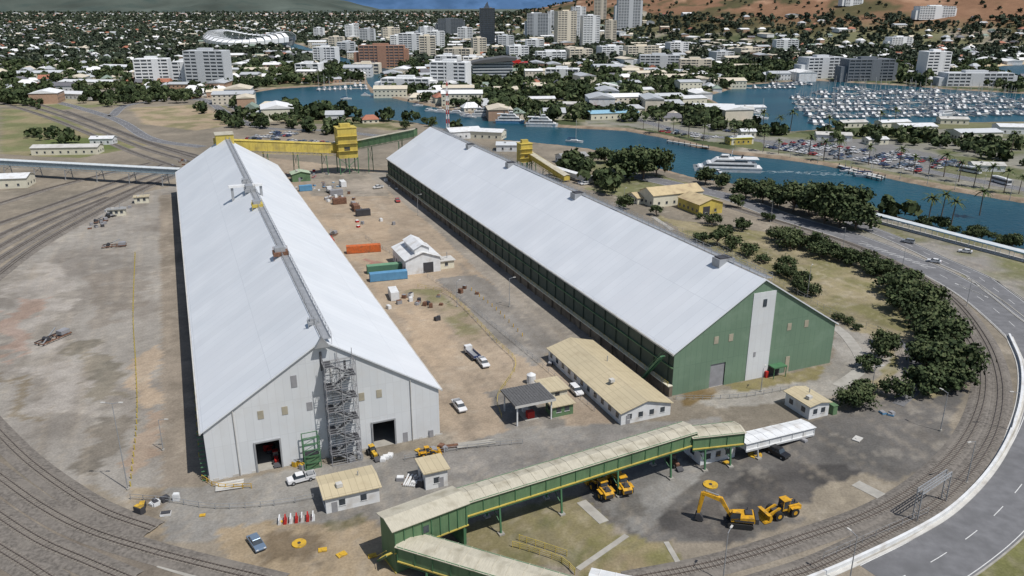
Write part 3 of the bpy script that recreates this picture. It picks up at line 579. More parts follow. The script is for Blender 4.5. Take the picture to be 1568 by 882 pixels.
# ---------------------------------------------------------------- vehicles
def wheels(B,xs_,y,r,w=.24,m=None):
    for x in xs_:
        for s_ in (-1,1): B.cyl((x,s_*y,r),(x,s_*(y-w),r),r,RUB,12); B.cyl((x,s_*(y+.01),r),(x,s_*(y-.03),r),r*.5,STEEL,8)
def carmesh(kind,pm):
    B=MB()
    if kind=='car':
        B.prof([(-2.25,.35),(2.2,.35),(2.3,.6),(2.15,.82),(1.2,.95),(-1.7,1.0),(-2.25,.95)],-.9,.9,pm)
        B.frus(-.35,0,.95,1.42,(2.9,1.62),(1.6,1.34),GLASS,-.1); B.frus(-.45,0,1.42,1.47,(1.62,1.36),(1.5,1.25),pm)
        for x in (-.4,): B.box(x-.05,x+.05,-.78,.78,.95,1.43,pm)
        B.box(2.2,2.3,-.8,-.45,.6,.75,WHITE);B.box(2.2,2.3,.45,.8,.6,.75,WHITE);B.box(-2.28,-2.24,-.8,-.5,.7,.85,RED);B.box(-2.28,-2.24,.5,.8,.7,.85,RED)
        wheels(B,(-1.35,1.35),.92,.33)
    elif kind=='suv':
        B.prof([(-2.3,.4),(2.25,.4),(2.35,.7),(2.2,.98),(1.1,1.1),(-2.3,1.1)],-.93,.93,pm)
        B.frus(-.6,0,1.1,1.72,(3.3,1.7),(2.6,1.45),GLASS,-.1); B.frus(-.7,0,1.72,1.79,(2.65,1.48),(2.5,1.4),pm); B.box(-1.2,-1.1,-.83,.83,1.1,1.72,pm); B.box(-.1,0,-.83,.83,1.1,1.72,pm)
        wheels(B,(-1.4,1.4),.95,.38)
    elif kind=='ute':
        B.prof([(-2.6,.45),(2.5,.45),(2.6,.75),(2.45,1.0),(1.4,1.1),(-.6,1.12),(-.6,.85),(-2.6,.85)],-.93,.93,pm)
        B.frus(.35,0,1.1,1.7,(2.2,1.68),(1.4,1.42),GLASS,-.1); B.frus(.25,0,1.7,1.76,(1.45,1.44),(1.35,1.35),pm)
        B.box(-2.65,-.7,-.95,.95,.85,.92,STEEL); B.box(-2.65,-.7,-.97,-.92,.92,1.25,pm);B.box(-2.65,-.7,.92,.97,.92,1.25,pm);B.box(-2.68,-2.63,-.95,.95,.85,1.25,pm);B.box(-.75,-.68,-.9,.9,.92,1.8,STEEL)
        B.box(-2.2,-1.2,-.6,.6,.92,1.35,STEEL)
        wheels(B,(-1.6,1.6),.95,.4)
    elif kind=='truck':
        B.box(-4,4,-.45,.45,.7,.95,DARK); B.prof([(2.2,.6),(4.1,.6),(4.15,1.6),(3.9,2.7),(2.2,2.75)],-1.15,1.15,WHITE); B.box(3.95,4.12,-1.0,1.0,1.65,2.45,GLASS)
        for s_ in (-1.18,1.15): B.box(2.8,3.8,s_,s_+.03,1.6,2.4,GLASS)
        B.box(-4.1,2,-1.2,1.2,1.0,1.15,STEEL); B.box(-4.1,2,-1.22,-1.15,1.15,1.9,pm);B.box(-4.1,2,1.15,1.22,1.15,1.9,pm);B.box(-4.1,-4,-1.15,1.15,1.15,1.9,pm)
        wheels(B,(-3.2,-2,3),1.18,.5,.35)
    elif kind=='bus':
        B.box(-5.8,5.8,-1.22,1.22,.4,3.1,pm); B.box(-5.6,5.6,-1.25,-1.22,1.4,2.5,GLASS);B.box(-5.6,5.6,1.22,1.25,1.4,2.5,GLASS);B.box(5.8,5.84,-1.1,1.1,1.3,2.7,GLASS);B.box(-4,3,-.8,.8,3.1,3.35,WHITE); wheels(B,(-3.6,3.8),1.24,.5)
    return B.mesh(kind)
paints={'white':mat('car_white',(.62,.62,.62),.3,.03),'silver':mat('car_silver',(.4,.42,.44),.3,.03,metal=.5),'blue':mat('car_blue',(.16,.22,.3),.3,.03,metal=.3),'black':mat('car_black',(.02,.02,.022),.25,.05),'red':mat('car_red',(.35,.04,.04),.3,.03),'navy':mat('car_navy',(.04,.06,.14),.3,.03)}
CM={}
def car(kind,c,u0,v0,u1=None,v1=None,rz=None,name='parked_car',xy=None,k=1):
    if (kind,c) not in CM: CM[(kind,c)]=carmesh(kind,paints[c])
    if xy: x,y=xy
    else:
        p=P(u0,v0); 
        if u1 is not None: q=P(u1,v1); rz=math.atan2(p[1]-q[1],p[0]-q[0]); x,y=(p[0]+q[0])/2,(p[1]+q[1])/2
        else: x,y=p
    return inst(CM[(kind,c)],name,x,y,.03,rz,k)
car('car','blue',400,846,386,826); car('ute','white',442,742,480,732,name='utility_truck'); car('ute','white',746,566,734,552,name='utility_truck')
car('truck','navy',713,537,733,555,name='flatbed_truck',k=.8); car('ute','white',710,634,697,618,name='utility_truck'); car('suv','white',890,610,874,594); car('suv','black',1206,705,1176,690)
car('ute','white',568,290,590,287,name='utility_truck'); car('truck','white',500,292,515,300,name='flatbed_truck'); car('ute','red',612,314,606,304,name='utility_truck')
car('suv','white',1110,268,1090,262); car('bus','white',1496,266,1475,262,name='coach_bus'); car('bus','white',1543,284,1522,278,name='coach_bus')
for u,v,r_ in ((1478,387,2.6),(1390,372,2.4),(1430,402,2.5)): car(random.choice(('car','suv')),random.choice(('white','silver')),u,v,rz=r_)
def parking(u0,v0,u1,v1,rows,gap,fill=.8):
    p=Vector(P(u0,v0));q=Vector(P(u1,v1)); d=(q-p); n=int(d.length/2.8); d.normalize(); nn=Vector((-d.y,d.x)); a=math.atan2(nn.y,nn.x)
    for r_ in range(rows):
        for i in range(n):
            if random.random()<fill:
                c=p+d*(i*2.8)+nn*(r_*gap)
                if wet(c.x,c.y): continue
                car(random.choice(('car','suv','car','ute')),random.choice(('white','white','silver','white','blue','silver','black','white','white','red','navy')),0,0,xy=(c.x,c.y),rz=a+random.gauss(0,.03)+(math.pi if random.random()<.5 else 0))
parking(1175,226,1300,246,5,9,.7); parking(1305,244,1420,266,5,9,.65); parking(395,222,500,228,3,9,.6); parking(380,213,430,216,4,9,.6); parking(880,172,960,187,3,9,.5); parking(1000,200,1090,214,2,9,.5)
parking(1430,248,1500,262,2,8,.5); parking(690,160,750,172,2,8,.6); parking(1060,188,1120,203,2,9,.5); parking(850,266,900,285,2,9,.5); parking(560,168,640,182,1,9,.5)
def excavator(x,y,rz):
    B=MB()
    for s_ in (-1.25,1.25):
        B.prof([(-2.1,.25),(-1.8,0),(1.8,0),(2.1,.25),(2.1,.75),(1.8,1.0),(-1.8,1.0),(-2.1,.75)],s_-.32,s_+.32,RUB)
    B.box(-.9,.9,-1,1,.5,1.1,DARK); B.cyl((0,0,1.1),(0,0,1.3),.9,DARK,14)
    B.prof([(-3,1.3),(1.6,1.3),(1.6,1.9),(.2,2.1),(-2.2,2.3),(-2.4,1.9)],-1.4,1.4,MYEL); B.box(-3.0,-2.4,-1.42,1.42,1.25,2.2,DARK); B.box(-2,-.8,-1.1,.3,2.2,2.45,DARK); B.box(-2.2,1.0,-1.45,-1.4,1.4,1.75,DARK); B.box(-2.2,1.0,1.4,1.45,1.4,1.75,DARK)
    B.prof([(.1,1.5),(1.75,1.5),(1.75,2.4),(1.45,3.1),(.1,3.15)],.5,1.4,GLASS); B.box(.05,1.5,.45,1.45,3.15,3.22,MYEL)
    for dx in (.1,1.5): B.beam((dx,.48,1.4),(dx,.48,3.15),.1,MYEL)
    B.prof([(1.3,1.5),(1.7,1.4),(3.6,4.3),(6.6,5.4),(6.5,5.85),(3.2,5.0)],-.3,.3,MYEL)
    B.prof([(6.1,5.9),(6.9,5.7),(7.3,2.2),(7.2,1.4),(6.8,1.5)],-.25,.25,MYEL)
    B.prof([(6.8,1.6),(7.4,1.6),(7.6,.5),(6.8,.05),(6.1,.3),(6.3,.9)],-.55,.55,DARK)
    B.beam((1.6,0,1.8),(3.5,.0,4.4),.18,STEEL); B.beam((3.9,0,5.4),(6.2,0,6.1),.16,STEEL); B.beam((-1.2,-1.0,2.3),(-1.2,-1,3),.15,DARK)
    B.obj('excavator',x,y,.02,rz)
def loader(x,y,rz,k=1.0):
    B=MB()
    for X_ in (-1.7,1.6):
        for s_ in (-1,1): B.cyl((X_,s_*1.5,.85),(X_,s_*.9,.85),.85,RUB,16); B.cyl((X_,s_*1.52,.85),(X_,s_*1.4,.85),.4,MYEL,10)
    B.prof([(-3.3,1.0),(-.6,.9),(-.6,2.2),(-2.6,2.1),(-3.3,1.8)],-.95,.95,MYEL); B.box(-3.35,-3.28,-.8,.8,1.1,1.7,DARK); B.box(-2.8,-1.2,-.6,.6,2.15,2.25,DARK)
    B.box(-.9,.5,-.75,.75,1.2,1.6,MYEL); B.frus(-.3,0,1.6,3.1,(1.6,1.5),(1.3,1.35),GLASS); B.box(-1.1,.45,-.8,.8,3.1,3.22,MYEL)
    for dx in (-.95,.4):
        for dy in (-.7,.7): B.beam((dx,dy,1.6),(dx*.9,dy*.93,3.1),.1,MYEL)
    B.box(.4,2.2,-.5,.5,.7,1.5,DARK)
    for s_ in (-.6,.6): B.prof([(.9,1.9),(1.3,2.1),(3.4,1.2),(3.5,.5),(3.1,.6),(1.2,1.6)],s_-.12,s_+.12,MYEL)
    B.prof([(3.3,.15),(4.7,.1),(4.4,.4),(3.8,.5),(3.7,1.3),(4.2,1.7),(3.4,1.6),(3.1,.9)],-1.5,1.5,MYEL); B.box(-2.2,-2.05,.3,.45,2.1,2.9,DARK)
    for X_ in (-1.7,):
        for s_ in (-1.2,1.2): B.box(X_-.9,X_+.9,s_-.35,s_+.35,1.75,1.85,MYEL)
    inst(B.mesh('wheel_loader'),'wheel_loader',x,y,.02,rz,k)
x,y=P(1132,803); excavator(x,y,math.radians(170))
x,y=P(1197,788); loader(x,y,math.radians(200),1.0)
x,y=P(921,756); loader(x,y,math.radians(112),.95); x,y=P(951,749); loader(x,y,math.radians(106),.95); 
x,y=P(655,697); loader(x,y,math.radians(20),.6)
def tractor(x,y,rz,m):
    B=MB()
    for s_ in (-1,1): B.cyl((-1,s_*1.1,.8),(-1,s_*.6,.8),.8,RUB,14); B.cyl((1.3,s_*.95,.5),(1.3,s_*.6,.5),.5,RUB,12)
    B.prof([(-1.2,.7),(2.0,.7),(2.1,1.4),(.3,1.6),(-1.2,1.4)],-.45,.45,m); B.frus(-.6,0,1.4,2.6,(1.5,1.3),(1.2,1.15),GLASS); B.box(-1.3,.1,-.65,.65,2.6,2.7,m); B.beam((1.2,.2,1.5),(1.2,.2,2.4),.1,DARK)
    B.prof([(2.1,.4),(3.6,.3),(3.5,.45),(2.4,1.0)],-.8,.8,DARK); inst(B.mesh('tractor'),'tractor',x,y,.02,rz,.8)
for u,v,r_,m_ in ((1031,712,-1.2,RUST),(423,706,-1.2,RED),(571,698,-1.0,YEL),(168,333,1,GREY)): x,y=P(u,v); tractor(x,y,r_,m_)
def rustframe(u,v,rz,L_=9,W_=3):
    x,y=P(u,v); B=MB()
    for s_ in (-1,1): B.beam((-L_/2,s_*W_/2,.6),(L_/2,s_*W_/2,.6),.25,RUST)
    for i in range(6): xx=-L_/2+L_*i/5; B.beam((xx,-W_/2,.6),(xx,W_/2,.6),.2,RUST); B.beam((xx,0,0),(xx,0,.6),.25,DARK)
    B.beam((-L_/2,-W_/2,.7),(L_/4,W_/2,2.4),.25,STEEL); B.beam((-L_/2,W_/2,.7),(0,-W_/2,2.2),.2,DARK); B.box(L_/5,L_/2,-W_/3,W_/3,.7,1.7,GREY); B.cyl((-2,-1,1),(-2,1,1),.6,DARK,10)
    B.obj('scrap_machinery',x,y,0,rz)
rustframe(82,520,1.2); rustframe(175,378,.3,8,3); rustframe(155,340,.8,5,2); rustframe(545,318,2.0,12,2.6); rustframe(508,362,1.2,6,2)
def bundle(u,v,L_,rz,m,n=8):
    x,y=P(u,v); B=MB()
    for i in range(n): B.cyl((-L_/2,(i-n/2)*.4,.25),(L_/2,(i-n/2)*.4+random.uniform(-.3,.3),.25+.25*(i%2)),.15,m,6)
    for xx in (-L_/3,L_/3): B.box(xx-.1,xx+.1,-n*.22,n*.22,0,.12,RUST)
    B.obj('pipe_stack',x,y,.02,rz)
bundle(728,680,8,.25,CONC,5); bundle(352,744,5,.3,LCONC,7); bundle(628,738,3.5,1.4,WHITE,6); bundle(690,684,3,.2,RUST,3)
def pallets(u,v,n,m,spread=3):
    x,y=P(u,v); B=MB()
    for i in range(n):
        a,b_=random.gauss(0,spread),random.gauss(0,spread); h=random.uniform(.3,1.4); w=random.uniform(.8,1.8); r_=random.random()*3; B.rbox(a,b_,h/2,w,1.1,h,random.choice(m),r_); B.rbox(a,b_,h+.08,w*.9,.9,.12,random.choice(m),r_)
    B.obj('stored_materials',x,y,.02,0)
for t in ((630,462,8,[DARK,GREY,WHITE,RUST],2.5),(655,465,5,[DARK,RUST],1.5),(490,288,14,[WHITE,GREY,BLUE,RUST],5),(520,305,12,[WHITE,GREY,RUST],5),(240,775,8,[YEL,DARK,WHITE],1.5),(150,345,8,[GREY,RUST,DARK],3),(630,740,5,[WHITE,GREY,DARK],1.2),(670,490,2,[DARK],1),(185,322,8,[WHITE,GREY],4),(500,380,6,[RED,RUST],3),(470,268,10,[WHITE,RED,GREY],5),(1140,676,4,[YEL,WHITE],1.5),(1218,672,3,[GREY],1),(1362,632,3,[BLUE,GREY],.8),(670,690,4,[RUST,GREY],1.2),(900,600,4,[GREY,WHITE],1.5),(410,690,3,[RED,DARK],.6),(455,715,4,[YEL,STEEL],1),(590,705,3,[WHITE],1),(700,450,4,[GREY,RUST],3),(560,345,6,[RED,GREY,WHITE],5),(290,250,8,[GREY,RUST],6),(600,280,6,[WHITE,GREY],6),(540,700,4,[GREY,STEEL],1),(860,560,3,[DARK,GREY],1.5),(1020,600,4,[GREY,RUST],2)): pallets(*t)
B=MB(); x0,y0=P(428,800); 
for i in range(7):
    xx=i*.95; m_=RED if i%2 else WHITE; B.prof([(xx-.28,0),(xx+.28,0),(xx+.12,.5),(xx+.1,1.0),(xx-.1,1.0),(xx-.12,.5)],-.9,.9,m_)
B.obj('water_filled_barriers',x0,y0,.02,.2)
def pad(u,v,r,m,sq=False):
    x,y=P(u,v); B=MB()
    if sq: B.rbox(0,0,.12,r*2,r*1.4,.2,m,random.random()); B.rbox(0,0,.25,r*.8,r*.5,.12,m,random.random())
    else: B.cyl((0,0,0),(0,0,.2),r,m,16); B.cyl((0,0,.2),(0,0,.26),r*.25,DARK,8)
    B.obj('yellow_cover_plate',x,y,.02,0)
for t in ((458,833,1.2),(1088,743,1.4),(1156,697,1.4)): pad(*t,YEL)
for t in ((1112,709,.6),(494,843,.7),(523,850,.8),(570,852,.7),(237,770,.9),(310,790,.5),(430,800,.3),(640,690,.6)): pad(*t,YEL,True)
pad(1313,673,1.1,LCONC,True)
# ---------------------------------------------------------------- fences, bollards, poles
def fence(name,pts,sp,h,m,r=.05,rails=2):
    c=smooth(PP(pts),sp); B=MB()
    for i,p in enumerate(c): B.beam((p.x,p.y,0),(p.x,p.y,h),r*2,m)
    for k in range(rails):
        z=h*(k+1)/rails-.03
        for i in range(len(c)-1): B.beam((c[i].x,c[i].y,z),(c[i+1].x,c[i+1].y,z),r*1.2,m)
    B.obj(name)
fence('bollard_row',[(207,390),(204,480),(208,560),(210,640),(200,745)],2.6,1.1,YELG,.09,0); fence('bollard_row',[(275,300),(292,520),(305,700)],5,1.0,YELG,.07,0)
fence('bollard_row',[(722,445),(760,475),(800,515)],3,1.0,YEL,.1,0); fence('handrail_fence',[(560,365),(640,415),(700,455),(780,520),(840,570),(910,630)],3,1.2,STEEL,.04)
fence('handrail_fence',[(640,440),(690,455),(760,525),(790,560),(762,610),(768,640)],3,1.2,YELG,.045); fence('handrail_fence',[(620,705),(700,690),(800,680)],2,1.1,STEEL,.05)
fence('handrail_fence',[(200,765),(260,770),(330,780),(420,775),(480,765)],2.5,1.2,STEEL,.05); fence('handrail_fence',[(1035,612),(1130,610),(1220,595)],2,1.1,STEEL,.05)
fence('handrail_fence',[(785,838),(810,845),(860,862),(880,880)],1.5,1.2,YELG,.06,3); fence('handrail_fence',[(795,828),(820,836),(868,852)],1.5,1.2,YELG,.06,3)
fence('handrail_fence',[(310,735),(335,748),(385,748)],1.5,1.1,YEL,.06); fence('chainlink_fence',[(1260,860),(1340,825),(1420,790)],3,1.8,STEEL,.03); fence('chainlink_fence',[(1000,340),(1100,380),(1200,440),(1290,490),(1370,520),(1395,570)],3,1.8,STEEL,.035)
def path(pts,w,m=CONC): B=MB(); c=smooth(PP(pts),2); strip(B,c,-w/2,w/2,.0,m,h=.07); B.obj('footpath')
path([(890,768),(925,800)],2.0); path([(885,872),(960,820)],1.0); path([(1020,830),(1042,868)],.9); path([(1284,592),(1320,560),(1300,520),(1278,500)],3); path([(1375,620),(1404,590),(1398,540),(1372,522)],2.5,ASPH); path([(1000,332),(1030,352)],2)
path([(250,860),(330,885),(400,905)],3); path([(1310,740),(1385,778)],2.6)
def lamp(u,v,h,rz=0,two=False):
    x,y=P(u,v); B=MB(); B.cyl((0,0,0),(0,0,h),.11,STEEL,8,.06); B.beam((0,0,h-.1),(1.5,0,h+.15),.08,STEEL); B.box(1.2,2.0,-.16,.16,h+.08,h+.2,LCONC); B.cyl((0,0,0),(0,0,.35),.3,CONC,8)
    if two: B.beam((0,0,h-.1),(-1.5,0,h+.15),.08,STEEL); B.box(-2.0,-1.2,-.16,.16,h+.08,h+.2,LCONC)
    B.obj('street_lamp',x,y,0,rz)
for t in ((196,750,18,0,True),(1107,890,9,1),(1440,660,9,2),(1548,660,9,3),(1300,895,9,2),(1480,470,9,3.6),(1380,420,9,3.6),(1290,385,9,3.6),(1236,455,10,1),(0,590,10,0),(780,470,9,.4),(640,330,9,.4),(1180,340,9,4),(1480,740,9,3.5),(250,690,7,0),(700,470,8,1),(1165,600,6,1),(530,262,12,0),(955,320,9,1),(1336,590,5,0)): lamp(*t)
for i in range(14): lamp(1000+i*42,200+i*8.2,9,1)
B=MB(); w=10
for x in (0,w):
    for y in (0,.9): B.beam((x,y,0),(x,y,6.4),.14,STEEL)
    for k in range(6): B.beam((x,0,k*1.06),(x,.9,(k+1)*1.06),.07,STEEL)
for y in (0,.9):
    for z in (5.6,6.4): B.beam((0,y,z),(w,y,z),.14,STEEL)
    for k in range(10): B.beam((k,y,5.6),(k+1,y,6.4),.07,STEEL); 
p=P(1404,800); q=P(1440,775); B.obj('railway_gantry',p[0],p[1],0,math.atan2(q[1]-p[1],q[0]-p[0]))
x,y=P(686,203); B=MB(); h=38; RW=[RED,WHITE]
for k in range(12):
    z0=k*h/12; z1_=(k+1)*h/12; r0=1.0-.06*k; r1=1.0-.06*(k+1); m_=RW[k%2]
    for s1,s2 in ((-1,-1),(1,-1),(1,1),(-1,1)): B.beam((s1*r0,s2*r0,z0),(s1*r1,s2*r1,z1_),.28,m_)
    B.beam((-r0,-r0,z0),(r1,-r1,z1_),.14,m_); B.beam((r0,-r0,z0),(r1,r1,z1_),.14,m_)
    if k in (7,9): B.box(-1.4,1.4,-1.4,1.4,z0,z0+.3,WHITE)
B.obj('radio_mast',x,y,0,.3)
p=Vector(P(1330,336));q=Vector(P(1640,418)); Lc=(q-p).length; B=MB(); B.prof([(0,3.0),(Lc,3.0),(Lc,3.15),(0,3.15)],-2,2,mat('pale_roof',K(190,195,196),.5,.1)); B.box(0,Lc,-2.05,-2.0,2.8,3.25,LBLUE)
for i in range(int(Lc/5)+1):
    for s_ in (-1.6,1.6): B.beam((i*5,s_,0),(i*5,s_,3),.16,WHITE)
B.box(0,Lc,-2,2,0,.15,LCONC); B.obj('covered_walkway',p.x,p.y,0,math.atan2(q.y-p.y,q.x-p.x))
# ---------------------------------------------------------------- trees
def treemesh(seed,R,Hh,nc,nl,ls,flat=.8):
    r=random.Random(seed); B=MB(); th=Hh*.22; B.cyl((0,0,-.2),(.1,.1,th),R*.05+.05,BARK,7,R*.04)
    cl=[]; base=r.choice((0,0,.18,-.12))
    for i in range(nc):
        a=r.random()*6.28; d=R*.78*math.sqrt(r.random()); z=Hh*.32+(Hh*.5)*r.random()*(1-.5*(d/R)**2); cl.append((d*math.cos(a),d*math.sin(a),z,R*r.uniform(.24,.46)))
    for c in cl[:max(4,nc//2)]:
        B.cyl((.1,.1,th*.8),(c[0]*.8,c[1]*.8,c[2]-c[3]*.3),R*.03+.03,BARK,5,.04)
    for c in cl:
        cb=r.gauss(0,.12)
        for k in range(nl):
            v=Vector((r.gauss(0,1),r.gauss(0,1),r.gauss(0,1))).normalized()*(r.random()**.4); rad=c[3]*r.uniform(.8,1.2)
            p=Vector((c[0],c[1],c[2]))+Vector((v.x*rad,v.y*rad,v.z*rad*flat)); s_=ls*r.uniform(.6,1.3)
            n=(v+Vector((r.gauss(0,.5),r.gauss(0,.5),r.gauss(0,.5)+.3))).normalized(); t1_=n.cross(Vector((r.random(),r.random(),r.random()+.01))).normalized(); t2_=n.cross(t1_)
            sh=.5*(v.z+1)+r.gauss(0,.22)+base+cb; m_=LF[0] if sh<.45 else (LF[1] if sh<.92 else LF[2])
            B.add([tuple(p+t1_*s_*a_+t2_*s_*b_) for a_,b_ in ((-.5,-.35),(.5,-.45),(.6,.4),(-.4,.5))],[(0,1,2,3)],m_)
    return B.mesh('tree')
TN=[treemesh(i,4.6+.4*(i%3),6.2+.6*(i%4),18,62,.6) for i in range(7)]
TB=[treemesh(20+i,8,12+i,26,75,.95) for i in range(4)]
def put(u,v,s_,big=False,name='tree'):
    x,y=P(u,v); 
    me_=random.choice(TB if big else TN); k=s_*random.uniform(.85,1.15); inst(me_,name,x,y,0,random.random()*6.28,(k,k,k*random.uniform(.85,1.15)))
for a,b_ in ((1186,366),(1205,372),(1226,378),(1246,383),(1265,390),(1285,396),(1304,403),(1322,410),(1340,417),(1356,424),(1372,433),(1388,443),(1402,455),(1414,468),(1425,483),(1434,497),(1441,512),(1447,528),(1452,545),(1456,562),(1460,580),(1432,570),(1436,586),(1418,560),(1424,540),(1412,520),(1402,500),(1392,480),(1380,464),(1362,447),(1440,600),(1295,405),(1330,424),(1255,392),(1215,380),(1468,596),(1415,600)): put(a+random.uniform(-4,4),b_+random.uniform(-3,3),random.uniform(.75,1.15))
for a,b_,s_ in ((1325,600,.7),(1300,622,.8),(1355,548,.75),(1330,566,.7),(1347,529,.65),(1362,533,.7),(1312,622,.8),(1372,607,.7),(1226,446,.8),(1240,452,.7),(1283,490,.4),(1298,497,.35),(1313,505,.35),(1195,420,.8),(1168,402,.8),(1145,392,.85),(1120,382,.9),(1098,376,.9),(1075,370,.95),(1110,360,.85),(1135,352,.85),(1090,345,.85),(1175,338,.75),(1210,425,.75),(1005,330,.7),(1070,335,.5),(1205,410,.7),(1225,435,.8)): put(a,b_,s_*.9)
for a,b_,s_ in ((962,275,1.25),(985,274,1.25),(1005,270,1.1),(975,262,1.1),(1142,304,.9),(1168,310,.8),(1190,317,.9),(1215,324,.9),(1238,329,.95),(1262,342,1.15),(1285,348,1.05),(1310,352,1.05),(1300,330,1.0),(1270,322,.95),(1245,318,.8),(1105,290,.7),(1080,282,.7),(945,262,.7),(955,322,.55),(905,245,.5),(925,250,.65),(1175,300,.6),(1130,318,.5),(900,262,.5)): put(a,b_,s_,True)
for i in range(22): 
    u=random.uniform(1400,1560); put(u,342+(u-1400)*.22+random.uniform(-6,6),random.uniform(.4,.75))
for u,v,s_ in ((280,150,.8),(240,152,1.0),(215,150,.9),(270,158,.7),(20,150,.9),(50,152,.8),(0,142,1),(128,158,.6),(620,198,.5),(650,190,.4)): put(u,v,s_,True)
def palm():
    B=MB(); r=random.Random(4); B.cyl((0,0,0),(.3,.1,8.5),.22,BARK,6,.14)
    for i in range(20):
        a=i*2.4; el=r.uniform(-.2,1.0); prev=Vector((.3,.1,8.5)); dr=Vector((math.cos(a)*math.cos(el),math.sin(a)*math.cos(el),math.sin(el)))
        sd=Vector((-math.sin(a),math.cos(a),0))
        for k in range(4):
            nx=prev+dr*.95; w=.5*(1-k/5); w2=.5*(1-(k+1)/5); B.add([tuple(prev-sd*w),tuple(prev+sd*w),tuple(nx+sd*w2),tuple(nx-sd*w2)],[(0,1,2,3)],LF[1] if k%2 else LF[2]); prev=nx; dr=(dr+Vector((0,0,-.35))).normalized()
    return B.mesh('palm_tree')
PM=palm()
for i in range(26):
    u=985+i*23; v=196+ (u-985)*.17+random.uniform(-6,6); 
    if random.random()<.75: x,y=P(u,v); inst(PM,'palm_tree',x,y,0,random.random()*6,random.uniform(.9,1.4))
for u,v in ((1192,205),(1210,200),(1268,208),(1420,345),(1455,350),(1440,338),(1168,200),(1345,200),(1500,330),(1548,235),(1370,190)): x,y=P(u,v); inst(PM,'palm_tree',x,y,0,random.random()*6,random.uniform(1.2,1.5))
# ---------------------------------------------------------------- distant trees & houses (masses)
def leaftemplate(seed,n,ls,Hh=1.9):
    r=np.random.default_rng(seed); vs=[]; cs=[(r.normal()*.45,r.normal()*.45,Hh*r.uniform(.4,.7),r.uniform(.5,.75)) for _ in range(4)]
    for i in range(n):
        c0=cs[i%4]; v=r.normal(size=3); v/=np.linalg.norm(v); rad=c0[3]*r.uniform(.7,1.1); c=np.array([c0[0]+v[0]*rad,c0[1]+v[1]*rad,c0[2]+v[2]*rad]); nn=v+r.normal(size=3)*.4; nn/=np.linalg.norm(nn)
        t1_=np.cross(nn,r.normal(size=3)); t1_/=np.linalg.norm(t1_); t2_=np.cross(nn,t1_); s_=ls*r.uniform(.7,1.3)
        for a,b_ in ((-.5,-.4),(.5,-.5),(.6,.4),(-.4,.5)): vs.append(c+t1_*s_*a+t2_*s_*b_)
    return np.array(vs)
def treemass(name,pos,n,ls,LM):
    if len(pos)==0: return
    T=[leaftemplate(i,n,ls) for i in range(6)]; A=np.array(pos); Z=zt(A[:,0],A[:,1]); V=[]; M=[]
    for (x,y,s_),z in zip(pos,Z):
        t=T[random.randrange(6)]; a=random.random()*6.28; c,s2=math.cos(a),math.sin(a); q_=t*s_; xx=q_[:,0]*c-q_[:,1]*s2+x; yy=q_[:,0]*s2+q_[:,1]*c+y
        V.append(np.stack([xx,yy,q_[:,2]+z],1)); b0=random.choice((0,0,1,1)); M.append(np.minimum(2,b0+(rng.random(n)<.35)))
    V=np.concatenate(V).astype(np.float32); M=np.concatenate(M).astype(np.int32); nf=len(V)//4; me_=bpy.data.meshes.new(name); me_.vertices.add(len(V)); me_.vertices.foreach_set('co',V.ravel())
    for m_ in LM: me_.materials.append(m_)
    fastmesh(me_,np.arange(nf*4).reshape(-1,4)); me_.polygons.foreach_set('material_index',M); me_.update(); inst(me_,name)
SITE=PP([(-400,200),(0,160),(330,150),(400,190),(640,195),(900,228),(1080,272),(1330,322),(1700,440),(1900,900),(-900,1500),(-900,300)])
STAD=P(362,72)
occupied=[(STAD[0],STAD[1]+80,125)]
def free(x,y,r=0):
    for a,b_,c in occupied:
        if (x-a)**2+(y-b_)**2<(c+r)**2: return False
    return True
BG=mat('tower_glass',(.09,.11,.13),.2,.3,scale=.3,spec=.5)
def block(name,u,v,wp,vt,col=WHITE,style='apt',depth=None,rz=None,roof=None,fl=3.6,zb=None):
    x,y=P(u,v); z0=z1(x,y); d=DEP(u,v); w=wp*d/F; h=(v-vt)*d/F*1.05; dp=depth or min(w,22); rz=random.uniform(-.25,.35) if rz is None else rz
    B=MB(); n=max(2,int(round(h/fl))); f=h/n
    B.box(-w/2+.8,w/2-.8,.8,dp-.8,0,h-.2,BG if style!='glass' else GLASS)
    for k in range(n+1):
        z=k*f
        if style=='apt': B.box(-w/2,w/2,0,dp,z-.35,z+ (1.35 if k<n else .6),col)
        elif style=='office': B.box(-w/2+.4,w/2-.4,.4,dp-.4,z-.8,z+1.1 if k<n else z+.6,col)
        elif style=='glass': B.box(-w/2+.6,w/2-.6,.6,dp-.6,z-.2,z+.2,col)
    npier=max(2,int(w/6.5))
    for i in range(npier+1):
        xx=-w/2+w*i/npier; t=.5 if style!='glass' else .15
        B.box(xx-t,xx+t,-.05 if style!='glass' else .5,dp+.05,0,h+.2,col)
    if style!='glass':
        B.box(-w/2-.1,-w/2+.3,dp*.2,dp*.8,0,h+.4,col); B.box(w/2-.3,w/2+.1,dp*.2,dp*.8,0,h+.4,col); c0=random.uniform(-.25,.1)*w; B.box(c0,c0+w*.2,-.12,1,0,h+.5,col)
    B.box(-w*.2,w*.15,dp*.3,dp*.7,h,h+3,col); B.box(-w/2,w/2,0,dp,h-.1,h+.12,roof or LCONC); B.box(w*.2,w*.32,dp*.4,dp*.6,h,h+1.6,GREY)
    if w>45: B.box(-w*.5-8,-w*.5+.2,3,dp*.8,0,h*.7,col); B.box(w*.5-.2,w*.5+6,3,dp*.8,0,h*.85,col)
    B.obj(name,x,y,z0-1,rz); occupied.append((x,y+dp/2,max(w,dp)*.6))
